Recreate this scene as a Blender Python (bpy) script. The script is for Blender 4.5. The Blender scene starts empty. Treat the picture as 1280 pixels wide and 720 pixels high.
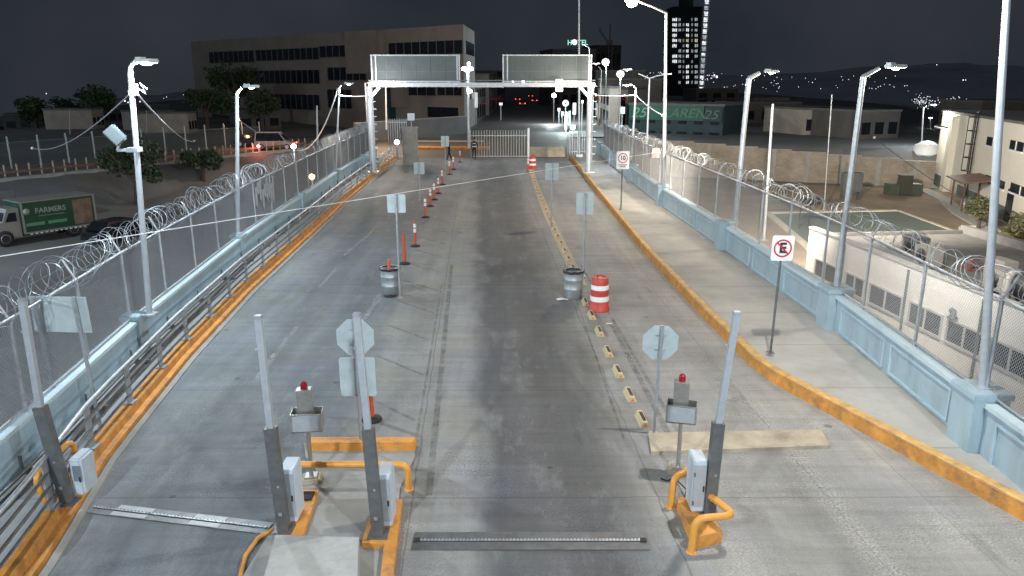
import bpy, bmesh, math, random
from mathutils import Vector, Matrix
random.seed(7)
C = bpy.context.scene.collection
R = math.radians
# ------------------------------------------------------------------ camera, sky, exposure
F, CAMH = 950.0, 6.5
PITCH = math.atan(260 / F)
sc = bpy.context.scene
cam = bpy.data.cameras.new('camera'); cam_o = bpy.data.objects.new('camera', cam); C.objects.link(cam_o)
cam_o.location = (0, 0, CAMH); cam_o.rotation_euler = (math.pi / 2 - PITCH, 0, 0)
cam.sensor_width = 36; cam.lens = 36 * F / 1280; cam.clip_start = .1; cam.clip_end = 4000
sc.camera = cam_o
sc.view_settings.view_transform = 'Standard'; sc.view_settings.look = 'None'
sc.view_settings.exposure = 0.22; sc.view_settings.gamma = 1; sc.view_settings.use_curve_mapping = False
sc.cycles.use_denoising = True
sc.cycles.max_bounces = 6; sc.cycles.diffuse_bounces = 3; sc.cycles.transparent_max_bounces = 12
sc.cycles.sample_clamp_indirect = 4
w = bpy.data.worlds.new('World'); sc.world = w; w.use_nodes = True
nt = w.node_tree; nt.nodes.clear()
wo = nt.nodes.new('ShaderNodeOutputWorld'); bg = nt.nodes.new('ShaderNodeBackground')
tc = nt.nodes.new('ShaderNodeTexCoord'); nz = nt.nodes.new('ShaderNodeTexNoise'); rp = nt.nodes.new('ShaderNodeValToRGB')
nz.inputs['Scale'].default_value = 3.2; nz.inputs['Detail'].default_value = 4
rp.color_ramp.elements[0].position = .3; rp.color_ramp.elements[0].color = (.009, .014, .021, 1)
rp.color_ramp.elements[1].position = .70; rp.color_ramp.elements[1].color = (.030, .0315, .039, 1)
nt.links.new(tc.outputs['Generated'], nz.inputs['Vector']); nt.links.new(nz.outputs['Fac'], rp.inputs['Fac'])
nt.links.new(rp.outputs['Color'], bg.inputs['Color']); nt.links.new(bg.outputs[0], wo.inputs[0])
bg.inputs['Strength'].default_value = 1.0

def light(kind, name, loc, power, col, aim=None, size=.25, spot=120, blend=.6, parent=None):
    l = bpy.data.lights.new(name, kind); l.energy = power; l.color = col
    if kind == 'SPOT': l.spot_size = R(spot); l.spot_blend = blend
    if kind == 'AREA': l.size = size
    else: l.shadow_soft_size = size
    o = bpy.data.objects.new(name, l); C.objects.link(o); o.location = loc
    if aim is not None:
        o.rotation_euler = (Vector(aim) - Vector(loc)).to_track_quat('-Z', 'Y').to_euler()
    return o
COOL = (.80, .92, 1.0); WARM = (1.0, .86, .66); NEUT = (1, .95, .86)
# ------------------------------------------------------------------ pixel helpers (deproject once, then everything lives in metres)
def ray(px, py):
    u = (px - 640) / F; v = (py - 360) / F
    return Vector((u, math.cos(PITCH) - v * math.sin(PITCH), -math.sin(PITCH) - v * math.cos(PITCH)))
def G(px, py, z=0.0):
    d = ray(px, py); t = (z - CAMH) / d.z
    return Vector((d.x * t, d.y * t, z))
def P(px, py, Y):
    d = ray(px, py); t = Y / d.y
    return Vector((d.x * t, Y, CAMH + d.z * t))
def interp(tab, y):
    if y <= tab[0][0]:
        (a, b), (c, d) = tab[0], tab[1]
    elif y >= tab[-1][0]:
        (a, b), (c, d) = tab[-2], tab[-1]
    else:
        for k in range(len(tab) - 1):
            if tab[k][0] <= y <= tab[k + 1][0]:
                (a, b), (c, d) = tab[k], tab[k + 1]; break
    return b + (d - b) * (y - a) / (c - a)
def smooth(t):
    t = max(0, min(1, t)); return t * t * (3 - 2 * t)
# ------------------------------------------------------------------ materials
def N(t, kind, **kw):
    n = t.nodes.new(kind)
    for k, v in kw.items():
        if k in n.inputs: n.inputs[k].default_value = v
        else: setattr(n, k, v)
    return n
def mat(name, col, rough=.6, metal=0.0, var=.18, scale=3.0, bump=.0, bscale=60, emit=None, es=0, world=False, stain=None, st_amt=.5, st_scale=1.2, stretch=None):
    m = bpy.data.materials.new(name); m.use_nodes = True; t = m.node_tree
    b = t.nodes['Principled BSDF']; b.inputs['Roughness'].default_value = rough; b.inputs['Metallic'].default_value = metal
    if world:
        co = N(t, 'ShaderNodeNewGeometry').outputs['Position']
    else:
        co = N(t, 'ShaderNodeTexCoord').outputs['Object']
    if stretch:
        mp = N(t, 'ShaderNodeMapping'); mp.inputs['Scale'].default_value = stretch
        t.links.new(co, mp.inputs['Vector']); co = mp.outputs['Vector']
    n1 = N(t, 'ShaderNodeTexNoise', Scale=scale, Detail=6.0, Roughness=.65); t.links.new(co, n1.inputs['Vector'])
    r = N(t, 'ShaderNodeValToRGB'); r.color_ramp.elements[0].position = .32; r.color_ramp.elements[1].position = .7
    r.color_ramp.elements[0].color = (*[c * (1 - var) for c in col], 1); r.color_ramp.elements[1].color = (*[min(1, c * (1 + var)) for c in col], 1)
    t.links.new(n1.outputs['Fac'], r.inputs['Fac']); out = r.outputs['Color']
    if stain:
        n2 = N(t, 'ShaderNodeTexNoise', Scale=st_scale, Detail=8.0, Roughness=.7); t.links.new(co, n2.inputs['Vector'])
        r2 = N(t, 'ShaderNodeValToRGB'); r2.color_ramp.elements[0].position = .5; r2.color_ramp.elements[1].position = .72
        r2.color_ramp.elements[0].color = (0, 0, 0, 1); r2.color_ramp.elements[1].color = (st_amt, st_amt, st_amt, 1)
        t.links.new(n2.outputs['Fac'], r2.inputs['Fac'])
        mx = N(t, 'ShaderNodeMix', data_type='RGBA'); t.links.new(r2.outputs['Color'], mx.inputs['Factor'])
        t.links.new(out, mx.inputs['A']); mx.inputs['B'].default_value = (*stain, 1); out = mx.outputs['Result']
    t.links.new(out, b.inputs['Base Color'])
    if bump:
        n3 = N(t, 'ShaderNodeTexNoise', Scale=bscale, Detail=4.0); t.links.new(co, n3.inputs['Vector'])
        bp = N(t, 'ShaderNodeBump', Strength=bump, Distance=.02); t.links.new(n3.outputs['Fac'], bp.inputs['Height'])
        t.links.new(bp.outputs['Normal'], b.inputs['Normal'])
    if emit:
        b.inputs['Emission Color'].default_value = (*emit, 1); b.inputs['Emission Strength'].default_value = es
        m.cycles.emission_sampling = 'NONE'
    return m
M = {}
M['galv'] = mat('galvanised_steel', (.42, .45, .48), .45, .55, .2, 6)
M['galv_dark'] = mat('weathered_steel', (.16, .165, .17), .5, .5, .25, 5, stain=(.12, .07, .04), st_amt=.5)
M['alu'] = mat('aluminium', (.46, .50, .54), .42, .4, .1, 8)
M['stainless'] = mat('brushed_stainless', (.50, .49, .46), .32, .8, .15, 12)
M['signback'] = mat('sign_back', (.43, .50, .52), .45, 0, .12, 4, stain=(.3, .33, .33), st_amt=.4)
M['signwhite'] = mat('sign_white', (.75, .76, .78), .4, 0, .05)
M['signred'] = mat('sign_red', (.45, .03, .06), .4, 0, .05)
M['black'] = mat('black_plastic', (.018, .018, .02), .5, 0, .2)
M['rubber'] = mat('rubber', (.025, .025, .027), .8, 0, .3, 10)
M['orange_kerb'] = mat('kerb_orange_paint', (.58, .255, .05), .68, 0, .28, 3.2, .3, 30, stain=(.20, .125, .075), st_amt=.8, st_scale=3.5)
M['kerb_yellow'] = mat('kerb_yellow_paint', (.60, .36, .12), .66, 0, .28, 3.2, .3, 30, stain=(.25, .2, .14), st_amt=.85, st_scale=3.0)
M['pipe'] = mat('pipe_yellow_paint', (.72, .33, .06), .42, 0, .1, 5, stain=(.35, .15, .05), st_amt=.45, st_scale=5)
M['island'] = mat('island_orange_paint', (.64, .28, .055), .6, 0, .18, 3, .12, 40, stain=(.2, .13, .085), st_amt=.75, st_scale=4.5)
M['blue'] = mat('wall_blue_paint', (.345, .455, .515), .55, 0, .1, 1.2, .1, 25, stain=(.22, .28, .30), st_amt=.75, st_scale=1.6, stretch=(1, 1, .3))
M['blue_cap'] = mat('wall_cap_paint', (.52, .64, .70), .55, 0, .12, 2, stain=(.3, .35, .36), st_amt=.5, st_scale=2)
M['moulding'] = mat('moulding_paint', (.40, .53, .60), .55, 0, .1, 2)
M['win_frame'] = mat('window_frame', (.42, .42, .42), .5, 0, .1)
M['orange_plastic'] = mat('orange_plastic', (.62, .085, .035), .45, 0, .1, 6, stain=(.3, .06, .04), st_amt=.4, st_scale=8)
M['white_band'] = mat('reflective_white', (.85, .85, .85), .35, 0, .05, 8)
M['barrel'] = mat('barrel_steel', (.36, .40, .42), .45, .4, .15, 5, stain=(.15, .16, .17), st_amt=.5, st_scale=4)
M['barrel_pale'] = mat('pale_steel', (.38, .40, .41), .5, .1, .15, 4, stain=(.2, .2, .2), st_amt=.7, st_scale=5)
M['drumred'] = mat('drum_red', (.48, .06, .04), .5, 0, .12, 5, stain=(.25, .06, .05), st_amt=.4, st_scale=4)
M['conc'] = mat('concrete', (.30, .295, .28), .85, 0, .15, 1.6, .2, 40, stain=(.19, .185, .18), st_amt=.5)
M['conc_light'] = mat('concrete_light', (.42, .42, .40), .85, 0, .15, 2, .2, 30, stain=(.24, .24, .23), st_amt=.55, st_scale=2.2)
M['conc_ramp'] = mat('concrete_ramp', (.42, .36, .27), .85, 0, .22, 2.5, .25, 40, stain=(.2, .17, .14), st_amt=.6, st_scale=2.2)
M['divider'] = mat('divider_paint', (.60, .50, .30), .6, 0, .2, 6, stain=(.3, .2, .12), st_amt=.6, st_scale=6)
M['pale_kerb'] = mat('pale_kerb', (.44, .39, .30), .8, 0, .2, 3, stain=(.2, .17, .13), st_amt=.6, st_scale=3)
M['divider_dark'] = mat('divider_dark', (.07, .05, .035), .8, 0, .3, 6)
M['divider_orange'] = mat('divider_orange', (.65, .20, .06), .5, 0, .1)
M['cabinet'] = mat('cabinet_grey', (.55, .62, .68), .45, .1, .08, 4, stain=(.4, .44, .47), st_amt=.4)
M['cab_glass'] = mat('cabinet_window', (.22, .27, .32), .2, .2, .1)
M['dark_glass'] = mat('dark_glass', (.012, .015, .022), .12, 0, .3, 2)
M['lamp_red'] = mat('red_dome', (.30, .01, .03), .2, 0, .1)
M['beige'] = mat('beige_stucco', (.235, .212, .19), .9, 0, .1, .4, stain=(.16, .13, .11), st_amt=.4, st_scale=.3, world=True)
M['cream'] = mat('cream_paint', (.66, .63, .555), .85, 0, .07, .5, stain=(.5, .46, .38), st_amt=.4, st_scale=.5, world=True)
M['grey_dado'] = mat('dado_grey', (.11, .125, .125), .8, 0, .12, 1, world=True)
M['white_wall'] = mat('white_render', (.70, .695, .675), .85, 0, .08, .8, .1, 20, stain=(.42, .4, .37), st_amt=.45, st_scale=.8, world=True)
M['roof_grey'] = mat('roof_felt', (.13, .13, .13), .9, 0, .2, 1.5, world=True)
M['sign_grey'] = mat('panel_back', (.085, .108, .115), .55, .1, .12, .8, stain=(.12, .15, .155), st_amt=.5, st_scale=1.5)
M['brown_metal'] = mat('brown_metal', (.17, .09, .065), .6, .2, .2, 3)
M['dark_house'] = mat('dark_house_wall', (.10, .095, .09), .9, 0, .2, .6, world=True)
M['pale_house'] = mat('pale_house_wall', (.36, .33, .29), .9, 0, .15, .6, stain=(.2, .18, .16), st_amt=.5, st_scale=.7, world=True)
M['green_fascia'] = mat('green_fascia', (.012, .10, .068), .5, 0, .12, .7, world=True)
M['teal_wall'] = mat('teal_wall', (.022, .05, .058), .7, 0, .2, .7, world=True)
M['truck_green'] = mat('truck_green', (.014, .062, .037), .4, 0, .12, .8)
M['truck_white'] = mat('truck_white', (.26, .25, .23), .45, 0, .1, 1.5)
M['bark'] = mat('bark', (.09, .07, .055), .9, 0, .3, 8, .4, 20)
M['leaf'] = mat('leaf', (.045, .07, .03), .7, 0, .45, 2.5)
M['leaf_dry'] = mat('leaf_dry', (.11, .12, .055), .7, 0, .45, 3)
M['cloth_dark'] = mat('dark_uniform', (.014, .015, .02), .85, 0, .3, 8)
M['cloth_navy'] = mat('dark_trousers', (.012, .013, .018), .85, 0, .3, 8)
M['skin'] = mat('skin', (.32, .18, .12), .55, 0, .08, 6)
M['wire'] = mat('galvanised_wire', (.30, .33, .36), .45, .5, .1, 5)
M['link'] = mat('chain_link_wire', (.30, .32, .34), .5, .5, .1, 5)
M['cable'] = mat('white_cable', (.80, .83, .86), .5, 0, .05, 5)
M['cable_dark'] = mat('grey_cable', (.22, .23, .25), .6, 0, .05, 5)
M['soil_white'] = mat('white_border', (.62, .58, .50), .9, 0, .2, 1.5, stain=(.4, .35, .28), st_amt=.5, st_scale=2)
M['court'] = mat('court_green', (.155, .19, .165), .9, 0, .1, .25, stain=(.12, .15, .13), st_amt=.5, st_scale=.4, world=True)
M['tank'] = mat('tank_white', (.75, .76, .78), .5, 0, .1, 1)
M['tank_blue'] = mat('tank_blue', (.22, .42, .62), .5, 0, .1, 1)
M['carpaint'] = mat('car_dark_paint', (.02, .02, .024), .25, .3, .1)
M['carpaint_red'] = mat('car_red_paint', (.10, .012, .014), .25, .3, .1)
M['carpaint_white'] = mat('car_white_paint', (.30, .30, .30), .3, .0, .1)
M['marking'] = None
def lamp_mat(name, col, s): return mat(name, (.8, .8, .8), .3, 0, .01, 1, emit=col, es=s)
M['lens_cool'] = lamp_mat('lens_cool', (.86, .93, 1), 30)
M['lens_lilac'] = lamp_mat('lens_lilac', (.80, .82, 1), 30)
M['lens_soft'] = lamp_mat('lens_soft', (.88, .85, 1), 1.4)
M['lens_far'] = lamp_mat('lens_far', (.86, .82, 1), 1.25)
M['lens_warm'] = lamp_mat('lens_warm', (1, .82, .6), 30)
M['lens_orange'] = lamp_mat('lens_orange', (1, .45, .2), 14)
M['tail'] = lamp_mat('tail_light', (1, .06, .05), 5)
M['head'] = lamp_mat('head_light', (1, .93, .85), 12)
M['win_lit'] = lamp_mat('lit_window', (.92, .96, 1), .85)
M['win_lit2'] = lamp_mat('dim_window', (.85, .92, .95), .35)
M['win_yel'] = lamp_mat('yellow_window', (.95, .9, .5), .5)
M['neon_g'] = lamp_mat('neon_green', (.35, 1, .75), .8)
M['neon_w'] = lamp_mat('neon_white', (.85, .95, 1), .95)
M['neon_p'] = lamp_mat('sign_pink', (1, .62, .6), .9)
M['letter_dim'] = mat('billboard_letter', (.10, .18, .15), .6)
M['city'] = lamp_mat('city_light', (.92, .93, 1), 2.0)
M['letter_red'] = mat('letter_red', (.22, .035, .035), .6)
M['letter_white'] = mat('letter_white', (.60, .62, .6), .6)
M['truck_letter'] = mat('truck_letter', (.30, .33, .31), .6, 0, .2, 3)
M['gate_grey'] = mat('gate_paint', (.42, .41, .39), .5, .1, .15, 3)
M['blue_left'] = mat('wall_blue_paint_left', (.36, .51, .605), .55, 0, .1, 1.2, .1, 25, stain=(.25, .33, .37), st_amt=.55, st_scale=1.4, stretch=(1, 1, .3))
M['letter_black'] = mat('letter_black', (.02, .02, .025), .6)

def road_mat():
    m = bpy.data.materials.new('road_surface'); m.use_nodes = True; t = m.node_tree; L = t.links.new
    b = t.nodes['Principled BSDF']; b.inputs['Roughness'].default_value = .78
    pos = N(t, 'ShaderNodeNewGeometry').outputs['Position']
    sx = N(t, 'ShaderNodeSeparateXYZ'); L(pos, sx.inputs[0])
    def mth(op, a, b_=None, clamp=False):
        n = N(t, 'ShaderNodeMath', operation=op, use_clamp=clamp)
        for i, v in enumerate((a, b_)):
            if v is None: continue
            if isinstance(v, (int, float)): n.inputs[i].default_value = v
            else: L(v, n.inputs[i])
        return n.outputs[0]
    def noise(scale, detail=6, stretch=(1, 1, 1), rough=.6):
        mp = N(t, 'ShaderNodeMapping'); mp.inputs['Scale'].default_value = stretch; L(pos, mp.inputs['Vector'])
        n = N(t, 'ShaderNodeTexNoise', Scale=scale, Detail=float(detail), Roughness=rough); L(mp.outputs[0], n.inputs['Vector'])
        return n.outputs['Fac']
    s0 = mth('ADD', sx.outputs[0], mth('MULTIPLY', sx.outputs[1], .046))
    wob = mth('MULTIPLY', mth('SUBTRACT', noise(.9, 4, (1, .5, 1)), .5), .9)
    s = mth('ADD', s0, wob)
    cr = N(t, 'ShaderNodeValToRGB'); e = cr.color_ramp.elements
    lo, hi = -12, 12
    stops = [(-12, (.20, .225, .235)), (-5.9, (.17, .19, .20)), (-5.3, (.115, .13, .14)), (-4.4, (.145, .16, .17)), (-3.6, (.11, .125, .135)), (-2.75, (.15, .165, .17)),
             (-2.35, (.215, .215, .205)), (-1.5, (.225, .225, .215)), (-.8, (.25, .25, .24)), (-.2, (.22, .22, .215)), (.25, (.092, .094, .10)), (1.1, (.100, .099, .10)), (1.9, (.092, .093, .096)), (2.5, (.16, .16, .155)),
             (2.9, (.24, .24, .23)), (3.6, (.285, .28, .265)), (5, (.265, .262, .25)), (7, (.29, .285, .27)), (12, (.30, .295, .28))]
    while len(e) < len(stops): e.new(.5)
    for el, (p, c) in zip(e, stops): el.position = (p - lo) / (hi - lo); el.color = (*c, 1)
    L(mth('DIVIDE', mth('SUBTRACT', s, lo), hi - lo), cr.inputs['Fac'])
    # brightness multipliers: blotches, lengthwise tyre streaks, grit
    bl = mth('ADD', mth('MULTIPLY', noise(.55, 8, (1, .6, 1), .68), .9), .55)
    st = mth('ADD', mth('MULTIPLY', noise(1.6, 5, (1, .05, 1)), .75), .62)
    gr = mth('ADD', mth('MULTIPLY', noise(38, 5), .8), .6)
    tr = mth('ADD', mth('MULTIPLY', noise(1.6, 6, (.22, 2.6, 1), .7), .75), .62)
    k = mth('MULTIPLY', mth('MULTIPLY', bl, st), mth('MULTIPLY', gr, tr))
    # transverse and lengthwise joints, thin dark lines
    jy = mth('ABSOLUTE', mth('SUBTRACT', mth('FRACT', mth('DIVIDE', mth('ADD', sx.outputs[1], mth('MULTIPLY', noise(.6, 3), .12)), 4.4)), .5))
    j1 = mth('MULTIPLY', mth('LESS_THAN', jy, .0034), .8)
    sj = mth('ADD', s0, mth('MULTIPLY', mth('SUBTRACT', noise(1.3, 6), .5), .16))
    js = [mth('MULTIPLY', mth('LESS_THAN', mth('ABSOLUTE', mth('SUBTRACT', sj, v)), .013), q_) for v, q_ in ((-1.1, 1), (2.85, .9), (5.6, .6), (7.15, .55))]
    jj = j1
    for q in js: jj = mth('MAXIMUM', jj, q)
    # cracks: thin bands of a noise field
    ck = mth('LESS_THAN', mth('ABSOLUTE', mth('SUBTRACT', noise(.28, 5), .5)), .0016)
    jj = mth('MAXIMUM', jj, mth('MULTIPLY', ck, .28))
    k = mth('MULTIPLY', k, mth('SUBTRACT', 1, mth('MULTIPLY', jj, .36)))
    # exposed aggregate: patches of coarse light and dark speckle, strongest along the right slabs
    pt_ = N(t, 'ShaderNodeValToRGB'); pt_.color_ramp.elements[0].position = .46; pt_.color_ramp.elements[1].position = .66
    L(noise(.7, 6, (1, .8, 1), .7), pt_.inputs['Fac'])
    nj = mth('SUBTRACT', 1, mth('DIVIDE', mth('ABSOLUTE', mth('SUBTRACT', sj, 5.6)), .45), True)
    pa = mth('MAXIMUM', mth('MULTIPLY', pt_.outputs['Color'], .8), nj)
    sk = mth('SUBTRACT', noise(26, 2, (1, 1, 1), .5), .47)
    k = mth('MULTIPLY', k, mth('ADD', 1, mth('MULTIPLY', mth('MULTIPLY', sk, pa), 2.4)))
    vo = N(t, 'ShaderNodeTexVoronoi', Scale=1.3); L(pos, vo.inputs['Vector'])
    vs_ = N(t, 'ShaderNodeSeparateXYZ'); L(vo.outputs['Color'], vs_.inputs[0])
    dr_ = mth('LESS_THAN', mth('ADD', vo.outputs['Distance'], mth('MULTIPLY', mth('SUBTRACT', noise(14, 3), .5), .08)), mth('MULTIPLY', mth('POWER', vs_.outputs[0], 3), .11))
    k = mth('MULTIPLY', k, mth('SUBTRACT', 1, mth('MULTIPLY', dr_, .42)))
    # worn pale scuffs
    sf = N(t, 'ShaderNodeValToRGB'); sf.color_ramp.elements[0].position = .53; sf.color_ramp.elements[1].position = .74
    L(noise(1.4, 10, (1, .35, 1), .75), sf.inputs['Fac'])
    # grease spots
    og = N(t, 'ShaderNodeValToRGB'); og.color_ramp.elements[0].position = .62; og.color_ramp.elements[1].position = .75
    L(noise(.8, 5, (1.3, .3, 1)), og.inputs['Fac'])
    k = mth('MULTIPLY', k, mth('SUBTRACT', 1, mth('MULTIPLY', og.outputs['Color'], .4)))
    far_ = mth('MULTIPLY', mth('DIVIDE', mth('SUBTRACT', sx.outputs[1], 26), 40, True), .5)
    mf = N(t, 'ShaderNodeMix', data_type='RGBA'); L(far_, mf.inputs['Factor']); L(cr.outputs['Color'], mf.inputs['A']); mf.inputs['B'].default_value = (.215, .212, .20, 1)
    tn = N(t, 'ShaderNodeMix', data_type='RGBA', blend_type='MULTIPLY'); tn.inputs['Factor'].default_value = .5; L(mf.outputs['Result'], tn.inputs['A'])
    tr_ = N(t, 'ShaderNodeValToRGB'); tr_.color_ramp.elements[0].position = .35; tr_.color_ramp.elements[1].position = .65; tr_.color_ramp.elements[0].color = (.92, .93, 1.08, 1); tr_.color_ramp.elements[1].color = (1.06, 1.04, .93, 1)
    L(noise(.5, 4), tr_.inputs['Fac']); L(tr_.outputs['Color'], tn.inputs['B'])
    vm = N(t, 'ShaderNodeVectorMath', operation='SCALE'); L(tn.outputs['Result'], vm.inputs[0]); L(k, vm.inputs['Scale'])
    mx = N(t, 'ShaderNodeMix', data_type='RGBA'); L(mth('MULTIPLY', sf.outputs['Color'], .42), mx.inputs['Factor']); L(vm.outputs[0], mx.inputs['A'])
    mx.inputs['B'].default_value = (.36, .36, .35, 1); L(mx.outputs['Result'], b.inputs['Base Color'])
    bp = N(t, 'ShaderNodeBump', Strength=.25, Distance=.02); L(noise(60, 4), bp.inputs['Height']); L(bp.outputs[0], b.inputs['Normal'])
    return m
M['road'] = road_mat()
def slab_mat(name, col, pitch, stain, far=None):
    m = mat(name, col, .85, 0, .14, .9, .15, 50, world=True, stain=stain, st_amt=.55, st_scale=.5)
    t = m.node_tree; L = t.links.new; b = t.nodes['Principled BSDF']
    src = b.inputs['Base Color'].links[0].from_socket
    g = N(t, 'ShaderNodeNewGeometry'); sx = N(t, 'ShaderNodeSeparateXYZ'); L(g.outputs['Position'], sx.inputs[0])
    def mth(op, a, v):
        n = N(t, 'ShaderNodeMath', operation=op); L(a, n.inputs[0]); n.inputs[1].default_value = v; return n.outputs[0]
    j = mth('LESS_THAN', mth('ABSOLUTE', mth('SUBTRACT', mth('FRACT', mth('DIVIDE', sx.outputs[1], pitch), 0), .5), 0), .006)
    mx = N(t, 'ShaderNodeMix', data_type='RGBA'); L(mth('MULTIPLY', j, .5), mx.inputs['Factor']); L(src, mx.inputs['A'])
    mx.inputs['B'].default_value = (.1, .1, .095, 1); L(mx.outputs['Result'], b.inputs['Base Color'])
    return m
M['sidewalk'] = slab_mat('sidewalk_slabs', (.40, .39, .365), 2.7, (.27, .26, .24))
M['walkway'] = slab_mat('walkway_slabs', (.30, .31, .315), 2.4, (.2, .2, .2))
M['terrain'] = mat('terrain_ground', (.17, .17, .165), .95, 0, .25, .12, world=True, stain=(.10, .10, .095), st_amt=.6, st_scale=.05)
M['yard'] = mat('yard_soil', (.30, .24, .18), .95, 0, .2, .35, .3, 8, world=True, stain=(.14, .15, .07), st_amt=.8, st_scale=.16)
M['street'] = mat('street_asphalt', (.115, .105, .095), .7, 0, .2, .15, world=True, stain=(.16, .145, .125), st_amt=.5, st_scale=.1)
def faded(name, col, amt, sc_=5.0, wd=.12, amax=1.0):
    m = mat(name, col, .7, 0, .12, 3, world=True); t = m.node_tree; b = t.nodes['Principled BSDF']
    n = N(t, 'ShaderNodeTexNoise', Scale=sc_, Detail=8.0, Roughness=.75); r = N(t, 'ShaderNodeValToRGB')
    t.links.new(N(t, 'ShaderNodeNewGeometry').outputs['Position'], n.inputs['Vector'])
    r.color_ramp.elements[0].position = amt; r.color_ramp.elements[1].position = amt + wd; r.color_ramp.elements[1].color = (amax, amax, amax, 1)
    t.links.new(n.outputs['Fac'], r.inputs['Fac']); t.links.new(r.outputs['Color'], b.inputs['Alpha'])
    return m
M['marking'] = faded('worn_white_paint', (.58, .59, .58), .44, 4, .3, .8)
M['marking_faint'] = faded('nearly_gone_paint', (.42, .43, .42), .42, 3.5, .4, .5)
M['skid'] = faded('dark_rubbing', (.09, .09, .088), .38, 2.4, .35, .55)
M['patch'] = faded('lighter_patch', (.34, .34, .33), .42)
def block_mat():
    m = mat('block_wall', (.34, .30, .25), .9, 0, .2, .6, .2, 20, world=True, stain=(.14, .125, .10), st_amt=.6, st_scale=.5)
    t = m.node_tree; L = t.links.new; b = t.nodes['Principled BSDF']; src = b.inputs['Base Color'].links[0].from_socket
    mp = N(t, 'ShaderNodeMapping'); mp.inputs['Rotation'].default_value = (R(90), 0, 0)
    L(N(t, 'ShaderNodeNewGeometry').outputs['Position'], mp.inputs['Vector'])
    br = N(t, 'ShaderNodeTexBrick', Scale=1.0); br.inputs['Brick Width'].default_value = .42; br.inputs['Row Height'].default_value = .21; br.inputs['Mortar Size'].default_value = .012
    L(mp.outputs[0], br.inputs['Vector']); br.inputs['Color1'].default_value = (1, 1, 1, 1); br.inputs['Color2'].default_value = (.86, .85, .83, 1); br.inputs['Mortar'].default_value = (.72, .7, .68, 1)
    mx = N(t, 'ShaderNodeMix', data_type='RGBA', blend_type='MULTIPLY'); mx.inputs['Factor'].default_value = 1
    L(src, mx.inputs['A']); L(br.outputs['Color'], mx.inputs['B']); L(mx.outputs['Result'], b.inputs['Base Color'])
    return m
M['block'] = block_mat()
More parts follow.
